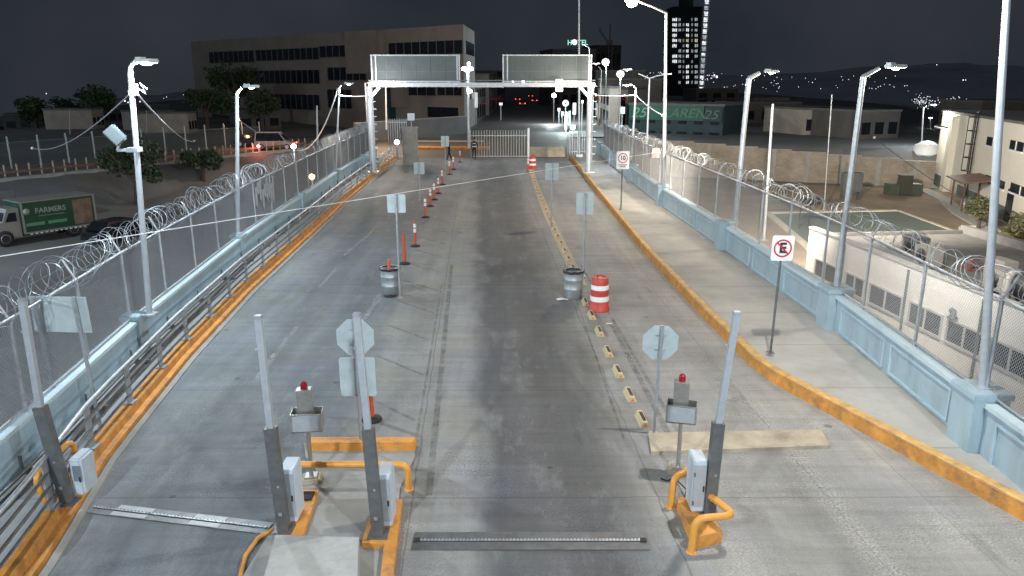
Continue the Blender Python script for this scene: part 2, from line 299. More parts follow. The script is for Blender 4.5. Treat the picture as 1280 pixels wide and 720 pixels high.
# ------------------------------------------------------------------ mesh builder
class MB:
    def __init__(s): s.v = []; s.f = []; s.mi = []; s.sm = []
    def add(s, vs, fs, mi=0, sm=False):
        o = len(s.v); s.v += [tuple(v) for v in vs]
        for f in fs: s.f.append([o + i for i in f]); s.mi.append(mi); s.sm.append(sm)
        return s
    def box(s, c, d, rz=0, mi=0, taper=1.0, bev=0.0, rx=0, ry=0):
        x, y, z = (q / 2 for q in d)
        if bev > 0:
            bm = bmesh.new(); bmesh.ops.create_cube(bm, size=1)
            for v in bm.verts: v.co = Vector((v.co.x * 2 * x * (taper if v.co.z > 0 else 1), v.co.y * 2 * y * (taper if v.co.z > 0 else 1), v.co.z * 2 * z))
            bmesh.ops.bevel(bm, geom=bm.edges[:], offset=bev, segments=2, affect='EDGES')
            vs = [v.co.copy() for v in bm.verts]; fs = [[v.index for v in f.verts] for f in bm.faces]; bm.free()
        else:
            k = taper
            vs = [Vector(q) for q in ((-x, -y, -z), (x, -y, -z), (x, y, -z), (-x, y, -z), (-x * k, -y * k, z), (x * k, -y * k, z), (x * k, y * k, z), (-x * k, y * k, z))]
            fs = [(0, 3, 2, 1), (4, 5, 6, 7), (0, 1, 5, 4), (1, 2, 6, 5), (2, 3, 7, 6), (3, 0, 4, 7)]
        m = Matrix.Rotation(rz, 4, 'Z') @ Matrix.Rotation(ry, 4, 'Y') @ Matrix.Rotation(rx, 4, 'X')
        return s.add([m @ v + Vector(c) for v in vs], fs, mi)
    def tube(s, pts, r, n=8, mi=0, closed=False, caps=True):
        pts = [Vector(p) for p in pts]; rs = r if isinstance(r, (list, tuple)) else [r] * len(pts)
        rings = []; k = len(pts); prev = None
        for i, p in enumerate(pts):
            a = pts[(i - 1) % k] if (closed or i > 0) else pts[i]; b = pts[(i + 1) % k] if (closed or i < k - 1) else pts[i]
            t = (b - a).normalized() if (b - a).length > 1e-9 else Vector((0, 0, 1))
            if prev is None:
                u = t.orthogonal().normalized()
            else:
                u = (prev - t * prev.dot(t)); u = u.normalized() if u.length > 1e-6 else t.orthogonal().normalized()
            prev = u; w_ = t.cross(u)
            rings.append([p + (u * math.cos(2 * math.pi * j / n) + w_ * math.sin(2 * math.pi * j / n)) * rs[i] for j in range(n)])
        vs = [v for q in rings for v in q]; fs = []
        for i in range(k if closed else k - 1):
            for j in range(n):
                a = i * n + j; b = i * n + (j + 1) % n; i2 = (i + 1) % k
                fs.append((a, b, i2 * n + (j + 1) % n, i2 * n + j))
        s.add(vs, fs, mi, n > 4)
        if caps and not closed:
            s.add(rings[0], [tuple(reversed(range(n)))], mi); s.add(rings[-1], [tuple(range(n))], mi)
        return s
    def bar(s, a, b, wx, wy, mi=0, up=(0, 0, 1)):
        a = Vector(a); b = Vector(b); t = (b - a).normalized(); up = Vector(up)
        if abs(t.dot(up)) > .97: up = Vector((0, 1, 0))
        u = t.cross(up).normalized(); v = u.cross(t)
        vs = [p + u * sx * wx / 2 + v * sy * wy / 2 for p in (a, b) for sx, sy in ((-1, -1), (1, -1), (1, 1), (-1, 1))]
        return s.add(vs, [(3, 2, 1, 0), (4, 5, 6, 7), (0, 1, 5, 4), (1, 2, 6, 5), (2, 3, 7, 6), (3, 0, 4, 7)], mi)
    def lathe(s, prof, n=20, c=(0, 0, 0), mi=0, sm=True, ax=None):
        vs = []; c = Vector(c); m = Matrix.Identity(3) if ax is None else Vector((0, 0, 1)).rotation_difference(Vector(ax)).to_matrix()
        for r, z in prof:
            for j in range(n):
                a = 2 * math.pi * j / n; vs.append(m @ Vector((r * math.cos(a), r * math.sin(a), z)) + c)
        fs = []
        for i in range(len(prof) - 1):
            for j in range(n): fs.append((i * n + j, i * n + (j + 1) % n, (i + 1) * n + (j + 1) % n, (i + 1) * n + j))
        s.add(vs, fs, mi, sm)
        s.add(vs[:n], [tuple(reversed(range(n)))], mi); s.add(vs[-n:], [tuple(range(n))], mi)
        return s
    def prism(s, poly, z0, z1, mi=0):
        n = len(poly)
        if sum(poly[i][0] * poly[(i + 1) % n][1] - poly[(i + 1) % n][0] * poly[i][1] for i in range(n)) < 0: poly = list(reversed(poly))
        vs = [(p[0], p[1], z0) for p in poly] + [(p[0], p[1], z1) for p in poly]
        fs = [tuple(reversed(range(n))), tuple(range(n, 2 * n))] + [(i, (i + 1) % n, n + (i + 1) % n, n + i) for i in range(n)]
        return s.add(vs, fs, mi)
    def plate(s, poly, y0, y1, mi=0):            # polygon in XZ, thickness along Y
        n = len(poly)
        vs = [(p[0], y0, p[1]) for p in poly] + [(p[0], y1, p[1]) for p in poly]
        fs = [tuple(range(n)), tuple(reversed(range(n, 2 * n)))] + [(i, n + i, n + (i + 1) % n, (i + 1) % n) for i in range(n)]
        return s.add(vs, fs, mi)
    def sweep(s, poly, sec, mi=0, mis=None, z=None):
        """section (offset to the right of the path, height) carried along a plan polyline"""
        vs = []; k = len(sec); n = len(poly)
        for i, p in enumerate(poly):
            a = Vector(poly[max(0, i - 1)]); b = Vector(poly[min(n - 1, i + 1)]); d = (b - a).normalized(); nr = Vector((d.y, -d.x))
            zz = z[i] if z else 0
            for o, h in sec: vs.append((p[0] + nr.x * o, p[1] + nr.y * o, h + zz))
        base = len(s.v); s.v += vs
        for i in range(n - 1):
            for j in range(k):
                s.f.append([base + i * k + j, base + (i + 1) * k + j, base + (i + 1) * k + (j + 1) % k, base + i * k + (j + 1) % k]); s.mi.append(mis[j] if mis else mi); s.sm.append(False)
        s.f.append([base + j for j in reversed(range(k))]); s.mi.append(mi); s.sm.append(False)
        s.f.append([base + (n - 1) * k + j for j in range(k)]); s.mi.append(mi); s.sm.append(False)
        return s
    def build(s, name, mats, parent=None, loc=None, rz=0):
        me = bpy.data.meshes.new(name); me.from_pydata(s.v, [], s.f)
        mats = mats if isinstance(mats, (list, tuple)) else [mats]
        for m in mats: me.materials.append(m)
        me.polygons.foreach_set('material_index', s.mi); me.polygons.foreach_set('use_smooth', s.sm)
        bm = bmesh.new(); bm.from_mesh(me); bmesh.ops.recalc_face_normals(bm, faces=bm.faces[:]); bm.to_mesh(me); bm.free()
        me.update()
        o = bpy.data.objects.new(name, me); C.objects.link(o)
        if parent: o.parent = parent
        if loc is not None: o.location = loc
        if rz: o.rotation_euler.z = rz
        return o
def tag(o, label, cat, group=None):
    o['label'] = label; o['category'] = cat
    if group: o['group'] = group
    return o
def thing(name, label, cat, loc=(0, 0, 0), rz=0, group=None):
    o = bpy.data.objects.new(name, None); C.objects.link(o); o.location = loc; o.rotation_euler.z = rz
    o.empty_display_size = .2
    return tag(o, label, cat, group)
def struct(o, kind='structure'): o['kind'] = kind; return o
def dup(root, loc, rz=None, label=None, scale=None):
    r = root.copy(); C.objects.link(r); r.location = loc
    if rz is not None: r.rotation_euler.z = rz
    if label: r['label'] = label
    if scale: r.scale = scale
    for ch in list(root.children):
        c = ch.copy(); C.objects.link(c); c.parent = r
        for g in ch.children:
            d = g.copy(); C.objects.link(d); d.parent = c
    return r
def text(name, body, size, m, parent=None, loc=(0, 0, 0), rot=(math.pi / 2, 0, 0), depth=.004, sx=1, bold=0.0, shear=0):
    cu = bpy.data.curves.new(name, 'FONT'); cu.body = body; cu.size = size; cu.extrude = depth; cu.align_x = 'CENTER'; cu.align_y = 'CENTER'; cu.offset = bold; cu.shear = shear
    t = bpy.data.objects.new(name, cu); C.objects.link(t); bpy.context.view_layer.update()
    me = bpy.data.meshes.new_from_object(t.evaluated_get(bpy.context.evaluated_depsgraph_get()))
    bpy.data.objects.remove(t); me.materials.clear(); me.materials.append(m); me.name = name
    o = bpy.data.objects.new(name, me); C.objects.link(o); o.location = loc; o.rotation_euler = rot; o.scale = (sx, 1, 1)
    if parent: o.parent = parent
    return o
ORD = ['first', 'second', 'third', 'fourth', 'fifth', 'sixth', 'seventh', 'eighth', 'ninth', 'tenth', 'eleventh', 'twelfth', 'thirteenth', 'fourteenth', 'fifteenth', 'sixteenth', 'seventeenth', 'eighteenth', 'nineteenth', 'twentieth', 'twenty-first', 'twenty-second', 'twenty-third', 'twenty-fourth', 'twenty-fifth', 'twenty-sixth']
# ------------------------------------------------------------------ plan of the bridge
KL = [(0, -5.0), (9, -6.3), (10.2, -6.56), (12.3, -7.03), (17.3, -7.65), (23.3, -8.14), (33, -8.55), (42, -9.0), (67, -9.75)]
WL = [(0, -7.2), (11, -8.25), (13.3, -8.5), (17.8, -9.1), (28.8, -10.1), (49, -11.1), (68, -11.6)]
KR = [(10.2, 7.82), (15.7, 5.80), (16.5, 5.62), (20.5, 5.4), (29.5, 5.1), (47, 5.0), (70, 5.0)]
WR = [(0, 7.85), (12, 8.08), (18.7, 8.32), (28, 8.08), (39, 7.65), (55, 7.55), (70, 7.6)]
def line(tab, y0, y1, step=1.0, dx=0):
    n = max(2, int((y1 - y0) / step) + 1)
    return [(interp(tab, y0 + (y1 - y0) * i / (n - 1)) + dx, y0 + (y1 - y0) * i / (n - 1)) for i in range(n)]
END = 66.5
ZW = .26     # pavement level on the right
ZL = .06     # walkway level on the left
# ------------------------------------------------------------------ SETTING: terrain, streets, deck
A0 = G(0, 224, -.8); A1 = G(330, 190, -.8)
Ad = (A1 - A0).normalized(); An = Vector((-Ad.y, Ad.x, 0))
def T(x, y):
    p = Vector((x, y, 0)); d = (p - Vector((A0.x, A0.y, 0))).dot(An)
    far = -.09 * x * x / max(y, 60)
    if x < 0:
        z = -3.5 + 2.7 * smooth((d + 6) / 6) + .8 * smooth((d - 5) / 50)
        m = smooth((x + 17) / 4.5) * smooth((y - 60) / 6); z *= 1 - m
        z = z + (far - z) * smooth((d - 30) / 120) if d > 30 else z
    else:
        up = smooth((y - (83 - (x - 8) * .42)) / 4) if x > 8 else smooth((y - 66) / 2)
        z = -2.6 * (1 - up) + far * smooth((y - 95) / 120)
    if -11.6 < x < 8 and y > 66: z = min(z, 0) if y > 90 else -.03
    if abs(x) < 9 and y > 90: z = far - .04
    return z - .02
xs = [-700, -500, -350, -250, -180, -140, -110, -90] + [-80 + 2 * i for i in range(32)] + [-16 + i for i in range(41)] + [26 + 2 * i for i in range(28)] + [90, 110, 140, 180, 250, 350, 500, 700]
ys = [-80, -50, -30, -15, -5] + [1 + 2 * i for i in range(30)] + [61 + i for i in range(40)] + [102 + 4 * i for i in range(25)] + [215, 240, 280, 330, 400, 500, 650, 800, 1100, 1500]
tm = MB(); nx = len(xs)
vs = [(x, y, T(x, y)) for y in ys for x in xs]
fs = [(j * nx + i, j * nx + i + 1, (j + 1) * nx + i + 1, (j + 1) * nx + i) for j in range(len(ys) - 1) for i in range(nx - 1)]
tm.add(vs, fs, 0, True)
struct(tm.build('terrain', M['terrain']))
hm = MB(); hp = [(-260, 160), (-100, 152), (0, 147), (60, 138), (110, 128), (180, 119), (260, 113), (420, 112), (640, 110), (760, 104), (900, 96), (1000, 90), (1100, 84), (1200, 80), (1300, 84), (1420, 92), (1600, 100)]
hv = []
for i in range(86):
    px = -260 + 1860 * i / 85; k = [q for q in hp]
    py = interp(hp, px) + random.uniform(-2.0, 2.0)
    a = P(px, py, 1000); f = P(px, py, 640); b_ = P(px, py, 1400)
    hv += [(f.x, 640, min(a.z - 25, -30)), (a.x * .82, 820, a.z * .55 - 8 + random.uniform(-2, 2)), (a.x, 1000, a.z), (b_.x, 1400, -60)]
hm.add(hv, [(i * 4 + j, (i + 1) * 4 + j, (i + 1) * 4 + j + 1, i * 4 + j + 1) for i in range(85) for j in range(3)], 0, True)
struct(hm.build('hills', mat('hill_scrub', (.55, .55, .56), .95, 0, .3, .01, world=True)))
# bridge deck and road
dk = MB()
left_e = line(KL, -8, END, 1.5, -.05); right_e = line(WR, -8, END, 1.5, -.02)
dk.add([(x, y, 0) for x, y in left_e] + [(x, y, 0) for x, y in right_e], [(i, i + 1 + 0, len(left_e) + i + 1, len(left_e) + i) for i in range(len(left_e) - 1)] if len(left_e) == len(right_e) else [], 0)
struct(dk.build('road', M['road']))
ds = MB(); lw = line(WL, -8, END, 3, -.3); rw = line(WR, -8, END, 3, .35)
ds.add([(x, y, z) for z in (-.06, -.9) for x, y in lw + rw], [], 0)
n = len(lw); o2 = 2 * n
ds.f += [[i, i + 1, n + i + 1, n + i] for i in range(n - 1)] + [[o2 + i, o2 + n + i, o2 + n + i + 1, o2 + i + 1] for i in range(n - 1)] + [[i, o2 + i, o2 + i + 1, i + 1] for i in range(n - 1)] + [[n + i, n + i + 1, o2 + n + i + 1, o2 + n + i] for i in range(n - 1)]
ds.mi += [0] * (4 * (n - 1)); ds.sm += [False] * (4 * (n - 1))
struct(ds.build('bridge_deck', M['conc']))
sd = MB(); sw_l = line(KR, 10.25, END, .8, .02)
sd.v = [(x, y, ZW) for x, y in sw_l] + [(interp(WR, y) + .1, y, ZW) for x, y in sw_l]
k = len(sw_l); sd.f = [[i, i + 1, k + i + 1, k + i] for i in range(k - 1)]; sd.mi = [0] * (k - 1); sd.sm = [False] * (k - 1)
struct(sd.build('sidewalk', M['sidewalk']))
kb = MB(); kb.sweep(line(KR, 10.2, END, .6), [(0, -.02), (.03, .28), (.06, .31), (.19, .31), (.21, .24), (.21, -.02)], mis=[0, 1, 1, 1, 1, 0])
struct(kb.build('kerb', [M['orange_kerb'], M['kerb_yellow']]))
kb = MB(); kb.sweep(line(KL, -8, END - 1, 1), [(-.12, -.02), (-.135, .12), (-.25, .13), (-.265, .27), (-.285, .30), (-.46, .30), (-.46, -.02)])
struct(kb.build('kerb', M['orange_kerb']))
kb = MB(); kb.sweep(line(KL, -8, END - 1, 1), [(.01, -.01), (.005, .035), (-.105, .05), (-.115, -.01)])
struct(kb.build('gutter', M['conc']))
wk = MB(); a = line(KL, -8, END, 1.5, -.455); b = line(WL, -8, END, 1.5, -.05); k = len(a)
wk.v = [(x, y, ZL) for x, y in a + b]; wk.f = [[i, i + 1, k + i + 1, k + i] for i in range(k - 1)]; wk.mi = [0] * (k - 1); wk.sm = [False] * (k - 1)
struct(wk.build('walkway', M['walkway']))
# street beyond the gate
stv = MB()
stv.add([(-13, END - .1, -.012), (10, END - .1, -.012), (10, 90, -.012), (-15, 90, -.012)], [(0, 1, 2, 3)])
stv.add([(-5.6, 90, -.012), (7, 90, -.012), (13, 240, -.012), (22, 500, -.03), (-2, 500, -.03), (-2.5, 240, -.012)], [(0, 1, 2, 3, 4, 5)])
struct(stv.build('street', M['street']))
pv = MB(); pv.add([(7, 90, .12), (12, 90, .12), (20, 240, .12), (13, 240, .12), (7, 90, -.05), (13, 240, -.05)], [(0, 1, 2, 3), (0, 3, 5, 4)])
struct(pv.build('pavement', M['conc']))
kb = MB(); a = G(520, 187); b = G(612, 187); kb.box(((a.x + b.x) / 2, a.y + .6, .1), (b.x - a.x, 1.2, .22), bev=.03); struct(kb.build('kerb', M['orange_kerb']))
kb = MB(); kb.box((-7.5, 84, .08), (9, .5, .16), bev=.03); struct(kb.build('kerb', M['conc']))
# yard of the compound on the right
yd = MB(); ya = [(8.6, -6), (8.6, 76), (37, 64), (60, 50), (60, -6)]
yd.add([(x, y, T(20, 10) + .012) for x, y in ya], [(0, 4, 3, 2, 1)]); struct(yd.build('yard', M['yard']))
ZY = -2.6
q = [G(960, 267, ZY), G(1122, 264, ZY), G(1290, 326, ZY), G(1090, 380, ZY)]
ct = MB(); ct.prism([(p.x, p.y) for p in q], ZY, ZY + .03); struct(ct.build('court', M['court']))
bd = MB()
for i, j in ((0, 1), (0, 3), (1, 2)):
    bd.bar((q[i].x, q[i].y, ZY + .05), (q[j].x, q[j].y, ZY + .05), .45 if j != 2 else .2, .11)
struct(bd.build('court_edging', M['soil_white']))
# worn road markings
mk = MB()
def strip(m_, a, b, w_, z=.004):
    a = Vector((a[0], a[1])); b = Vector((b[0], b[1])); d = (b - a).normalized(); nr = Vector((d.y, -d.x)) * w_ / 2
    m_.add([(a.x - nr.x, a.y - nr.y, z), (a.x + nr.x, a.y + nr.y, z), (b.x + nr.x, b.y + nr.y, z), (b.x - nr.x, b.y - nr.y, z)], [(0, 1, 2, 3)])
for pa, pb in (((320, 475), (352, 432)), ((352, 432), (372, 408)), ((430, 320), (452, 300)), ((398, 360), (420, 336)), ((452, 302), (470, 284)), ((455, 400), (478, 362)), ((470, 380), (486, 352))):
    strip(mk, G(*pa), G(*pb), .14)
struct(mk.build('road_marking', M['marking']))
mk = MB()
for pa, pb, w_ in (((632, 478), (640, 410), .3), ((650, 490), (642, 440), .25), ((865, 440), (935, 520), .5), ((935, 520), (900, 470), .4)):
    strip(mk, G(*pa), G(*pb), w_, .004)
for k in range(9):                       # chevrons of the hatched area, almost gone
    y = 15 + k * 2.6; x = -.046 * y - 1.35
    strip(mk, (x, y), (x - 1.1, y + 1.5), .12, .004)
struct(mk.build('road_marking', M['marking_faint']))
mk = MB()
for k in range(10):
    y = 13.2 + k * 2.4; x = -.046 * y - 1.3
    strip(mk, (x, y + .6), (x - 1.3, y + 1.9), .09, .006)
strip(mk, (3.25, 12), (2.5, 27), .09, .006); strip(mk, (2.1, 13), (1.9, 27), .05, .006); strip(mk, (3.0, 12.5), (2.75, 20), .12, .005)
strip(mk, (-1.35, 11), (-2.2, 27), .12, .007); strip(mk, (-1.75, 12), (-2.3, 24), .06, .008)
struct(mk.build('tyre_rubbing', M['skid']))
# ------------------------------------------------------------------ BLUE PARAPETS
def pillar(parent, x, y, z0, h, s=.5, m=None):
    p = MB(); p.box((x, y, z0 + (h - .1) / 2), (s, s * 1.1, h - .1), bev=.015); 
    p.box((x, y, z0 + h - .06), (s + .07, s * 1.1 + .07, .12), bev=.015)
    return p.build('pillar', M['blue'], parent)
rwall = thing('parapet_wall', 'light blue panelled parapet wall along the right pavement', 'wall', (interp(WR, 5), 5, 0))
def rel(o, root): o.parent = root; o.location = -Vector(root.location); return o
mb = MB(); pl = line(WR, -6, END, 1); mb.sweep(pl, [(0, -.6), (0, 1.12), (.22, 1.12), (.22, -.6)]); rel(mb.build('wall_body', M['blue']), rwall)
mb = MB(); mb.sweep(pl, [(-.05, 1.12), (-.05, 1.2), (.27, 1.2), (.27, 1.12)]); rel(mb.build('cap', M['blue_cap']), rwall)
pil_r = [-4, 4.2, 12.3, 19.0, 28.6, 38.9, 49, 58.5, 66.3]
for y in pil_r: rel(pillar(None, interp(WR, y) + .1, y, -.3, 1.65, .62), rwall)
for a, b in zip(pil_r[:-1], pil_r[1:]):
    nP = 2 if b - a < 7.2 else 3
    for k in range(nP):
        y0 = a + .55 + (b - a - 1.1) * k / nP + .18; y1 = a + .55 + (b - a - 1.1) * (k + 1) / nP - .18
        fr = MB(); x0 = interp(WR, y0) - .001; x1 = interp(WR, y1) - .001; zb = ZW + .1 if y0 > 10 else .12; zt = .98
        for (ya_, za, yb_, zb_) in ((y0, zb, y1, zb), (y0, zt, y1, zt), (y0, zb, y0, zt), (y1, zb, y1, zt)):
            fr.bar((interp(WR, ya_) - .012, ya_, za), (interp(WR, yb_) - .012, yb_, zb_), .045, .04)
        rel(fr.build('panel_moulding', M['moulding']), rwall)
lwall = thing('parapet_wall', 'light blue parapet wall behind the left walkway', 'wall', (interp(WL, 5), 5, 0))
mb = MB(); pl = line(WL, -6, END - .5, 1); mb.sweep(pl, [(0, -.6), (0, .83), (-.22, .83), (-.22, -.6)]); rel(mb.build('wall_body', M['blue_left']), lwall)
mb = MB(); mb.sweep(pl, [(.04, .83), (.04, .90), (-.26, .90), (-.26, .83)]); rel(mb.build('cap', M['blue_cap']), lwall)
for y in (5.5, 17.6, 27.5, 38, 48.5, 58.5): rel(pillar(None, interp(WL, y) - .1, y, -.2, 1.24, .42), lwall)
# ------------------------------------------------------------------ CHAIN-LINK FENCES with razor wire
def fence(name, label, tab, y0, y1, zb, zt, dx, post_step, pitch, coil_r, seed, side):
    rnd = random.Random(seed)
    root = thing(name, label, 'fence', (interp(tab, y0) + dx, y0, zb)); o0 = Vector(root.location)
    pt = lambda y, z: Vector((interp(tab, y) + dx, y, z)) - o0
    mesh = MB(); h = zt - zb
    y = y0
    while y < y1:
        for sgn in (1, -1):
            ya, yb = (y, y + h) if sgn > 0 else (y + h, y)
            if max(ya, yb) > y1 + .5: continue
            mesh.tube([pt(ya, zb + .04), pt(yb, zt)], .0034, 3, caps=False)
        y += pitch
    mesh.build('chain_link', M['link'], root)
    rail = MB(); rail.tube([pt(y0 + (y1 - y0) * k / 30, zt) for k in range(31)], .03, 6); rail.tube([pt(y0 + (y1 - y0) * k / 30, zb + .07) for k in range(31)], .022, 6)
    rail.build('top_rail', M['galv'], root)
    nP = int((y1 - y0) / post_step)
    for k in range(nP + 1):
        yy = y0 + post_step * k + rnd.uniform(-.05, .05); p = MB()
        p.tube([pt(yy, zb - .05), pt(yy, zt + .02)], .036, 8)
        p.bar(pt(yy, zt), pt(yy, zt + .42) + Vector((side * .22, 0, 0)), .045, .02)
        p.build('post', M['galv'], root)
    rz_ = MB()
    for hx in range(1):
        pts = []; yy = y0; a = rnd.random() * 6
        turns = int((y1 - y0) / .27); seg = 16
        for i in range(turns * seg):
            f = i / seg; yc = y0 + f * .27 + .10 * math.sin(f * .9 + seed) + .06 * math.sin(f * 2.3) + .05 * math.sin(f * 4.1 + 1); a = 2 * math.pi * f * (1 if hx else 1)
            rr = coil_r * (1 + .08 * math.sin(f * .37 + seed) + .09 * math.sin(f * 1.7) + .05 * math.sin(f * 3.3))
            c = pt(min(yc, y1), zt + coil_r * .88 + .07 * math.sin(f * .5 + seed) + .04 * math.sin(f * 1.3))
            tilt = (.16 + .14 * math.sin(f * .7 + seed)) * math.sin(a + 1.2 * math.sin(f * .31))
            pts.append(c + Vector((math.cos(a) * rr + side * .06, tilt, math.sin(a) * rr)))
        if hx == 1: pts = pts[::1]
        rz_.tube(pts, .0068, 3, caps=False)
        if coil_r < .3: break
    for s_ in (0, .2): rz_.tube([pt(y0 + (y1 - y0) * k / 40, zt + .1 + s_) + Vector((side * (.05 + s_ * .5), 0, 0)) for k in range(41)], .006, 3)
    rz_.build('razor_wire', M['wire'], root)
    return root
lf = fence('chain_link_fence', 'tall chain-link fence with coiled razor wire along the left wall', WL, -3, END - 1, 0.90, 2.60, -.12, 2.55, .062, .31, 3, -1)
rf = fence('chain_link_fence', 'tall chain-link fence with coiled razor wire above the right wall', WR, -3, END - 1, 1.2, 2.95, .14, 2.55, .068, .25, 5, 1)
# ------------------------------------------------------------------ LEFT HANDRAIL
hr = thing('handrail', 'long grey three-rail steel handrail on the left orange kerb', 'railing', (interp(KL, 0) - .35, 0, .31)); o0 = Vector(hr.location)
pt = lambda y, z, d=-.36: Vector((interp(KL, y) + d, y, z)) - o0
tops = [(1.1, .038, 'galv'), (.86, .028, 'galv_dark'), (.64, .028, 'galv_dark'), (.46, .024, 'galv_dark')]
for z, r, m_ in tops:
    b = MB(); b.tube([pt(-6 + k * 1.2, z) for k in range(60)], r, 7); b.build('rail', M[m_], hr)
for k in range(37):
    y = -5.2 + k * 1.92; p = MB()
    p.bar(pt(y - .035, .30), pt(y - .035, 1.08), .12, .018, up=(1, 0, 0)); p.bar(pt(y + .05, .30), pt(y + .05, 1.05), .12, .018, up=(1, 0, 0)); p.box(pt(y, .32), (.2, .22, .025))
    p.build('post', M['galv'], hr)
# conduit pipes at the foot of the left wall
cp = thing('conduit', 'pair of grey conduit pipes along the foot of the left blue wall', 'pipe', (interp(WL, 0) + .2, 0, ZL)); o0 = Vector(cp.location)
for dx, z, r in ((.16, .20, .032), (.34, .15, .045)):
    b = MB(); b.tube([Vector((interp(WL, -5 + i * 1.5) + dx, -5 + i * 1.5, z)) - o0 for i in range(46)], r, 7); b.build('pipe', M['galv_dark'], cp)
for k in range(26):
    y = -4 + 2.6 * k; b = MB(); b.box(Vector((interp(WL, y) + .25, y, .11)) - o0, (.42, .06, .1)); b.bar(Vector((interp(WL, y) + .03, y, .11)) - o0, Vector((interp(WL, y) + .03, y, .40)) - o0, .03, .03)
    b.build('bracket', M['galv_dark'], cp)
exec_after = []
# ------------------------------------------------------------------ LIGHT POLES
def lamp_pole(name, label, base, top, r0=.085, r1=.05, arm=None, head=None, lens='lens_cool', hl=.55, hw=.24, power=0, col=COOL, foot=True, group=None, cat='street light', m='alu', lamp_drop=.12, lens_r=None):
    base = Vector(base); top = Vector(top); root = thing(name, label, cat, base, 0, group)
    b = MB(); b.tube([(0, 0, 0), (top - base) * .5, top - base], [r0, (r0 + r1) / 2, r1], 10)
    if foot: b.box((0, 0, .015), (r0 * 4.2, r0 * 4.2, .03)); 
    b.build('pole', M[m], root)
    if arm:
        b = MB(); pts = [top - base] + [Vector(p) - base for p in arm]; b.tube(pts, [r1] + [r1 * .75] * (len(pts) - 1), 8); b.build('arm', M[m], root)
    if head:
        h = Vector(head); d = (h - (Vector(arm[-1]) if arm else top)); d.z = 0
        rz = math.atan2(d.y, d.x) if d.length > .01 else 0
        b = MB(); b.box((0, 0, .03), (hl, hw, .09), bev=.025); b.box((-hl * .3, 0, .09), (hl * .3, hw * .6, .05)); b.build('lamp_head', M[m], root, h - base, rz)
        b = MB(); lr = lens_r or hw * .42
        b.lathe([(lr * .3, -.055), (lr * .8, -.045), (lr, -.015), (lr, -.012)] if lr < .28 else [(.05 * lr, -lr), (lr * .75, -lr * .7), (lr, -lr * .1), (lr * .75, lr * .5), (.1 * lr, lr * .8)], 12); b.build('lens', M[lens], root, h - base, rz)
        if power: light('POINT', 'lamp_light', h - Vector((0, 0, lamp_drop if not lens_r or lens_r < .28 else max(lamp_drop, lens_r + .16))), power, col, size=.12)
    return root
# left side
b = P(187, 393, 17.6); t = P(163, 92, 17.6)
pole1 = lamp_pole('light_pole', 'tall white light pole on the left wall with a boxy floodlight on its side', b, t, .075, .06, [P(163, 84, 17.6), P(166, 79, 17.55), P(173, 76.5, 17.5)], P(183, 78, 17.4), 'lens_lilac', power=1700, col=COOL, lens_r=.13)
bm_ = MB(); h = P(168, 187, 17.6) - b; bm_.bar(h, P(147, 188, 17.6) - b, .06, .06); bm_.bar(P(147, 188, 17.6) - b, P(150, 176, 17.6) - b, .05, .05); bm_.box(h, (.26, .26, .1)); bm_.build('bracket', M['galv'], pole1)
bm_ = MB(); bm_.box((0, 0, 0), (.42, .3, .3), bev=.03); fl = bm_.build('floodlight', M['sign_grey'], pole1, P(144, 169, 17.6) - b); fl.rotation_euler = (0, R(50), R(20))
bm_ = MB(); bm_.box((0, 0, 0), (.05, .12, .24)); bm_.tube([(-.05, 0, .1), (.2, .05, -.1), (.1, 0, .15), (.25, 0, 0)], .018, 5); bm_.build('cable_clamp', M['alu'], pole1, P(170, 112, 17.6) - b)
b = Vector((interp(WL, 27.5) - .1, 27.5, 1.05)); t = P(296, 116, 27.5)
lamp_pole('light_pole', 'second light pole along the left wall, seen beyond the floodlight pole', b, t, .08, .055, [P(302, 110, 27.5)], P(314, 109, 27.4), 'lens_lilac', power=1300, col=COOL)
Y3 = 48.5; b = Vector((interp(WL, Y3) - .1, Y3, 1.05)); t = P(424, 110, Y3)
lamp_pole('light_pole', 'third light pole along the left wall, nearest the sign gantry', b, t, .06, .045, [P(426, 107, Y3)], P(436, 105, Y3), 'lens_lilac', power=1100, col=NEUT, lens_r=.12)
# right side
b = Vector((interp(WR, 12.3) + .1, 12.3, 1.34)); t = P(1263, -70, 12.3)
lamp_pole('light_pole', 'tallest grey light pole, on the nearest pillar of the right blue wall', b, t, .072, .052, [t + Vector((-.5, .1, .35)), t + Vector((-1.8, .3, .55))], t + Vector((-2.3, .4, .5)), 'lens_cool', power=1900, col=NEUT)
Y = 19.0; b = Vector((interp(WR, Y) + .1, Y, 1.34)); t = P(1079, 96, Y)
lamp_pole('light_pole', 'grey light pole on the second pillar of the right blue wall, beside the no-parking sign', b, t, .085, .06, [t + Vector((.4, .1, .2))], t + Vector((.9, .3, .22)), 'lens_warm', power=500, col=(1, .90, .76), m='galv')
Y = 28.6; b = Vector((interp(WR, Y) + .42, Y, 0.2)); t = P(936, 98, Y)
lamp_pole('light_pole', 'thick white light pole on the third pillar of the right blue wall', b, t, .10, .09, [t + Vector((.4, .1, .2))], t + Vector((.9, .3, .22)), 'lens_warm', power=500, col=WARM)
light('SPOT', 'yard_flood', t + Vector((1.1, .3, .1)), 40000, (1, .88, .72), (24, 54, ZY), .2, 110, .8)
light('SPOT', 'yard_flood', P(1079, 96, 19) + Vector((1.1, .3, .1)), 5500, (1, .92, .80), (24, 44, ZY), .2, 115, .8)
Y = 38.9; b = Vector((interp(WR, Y) + .1, Y, 1.34)); t = P(833, 16, Y)
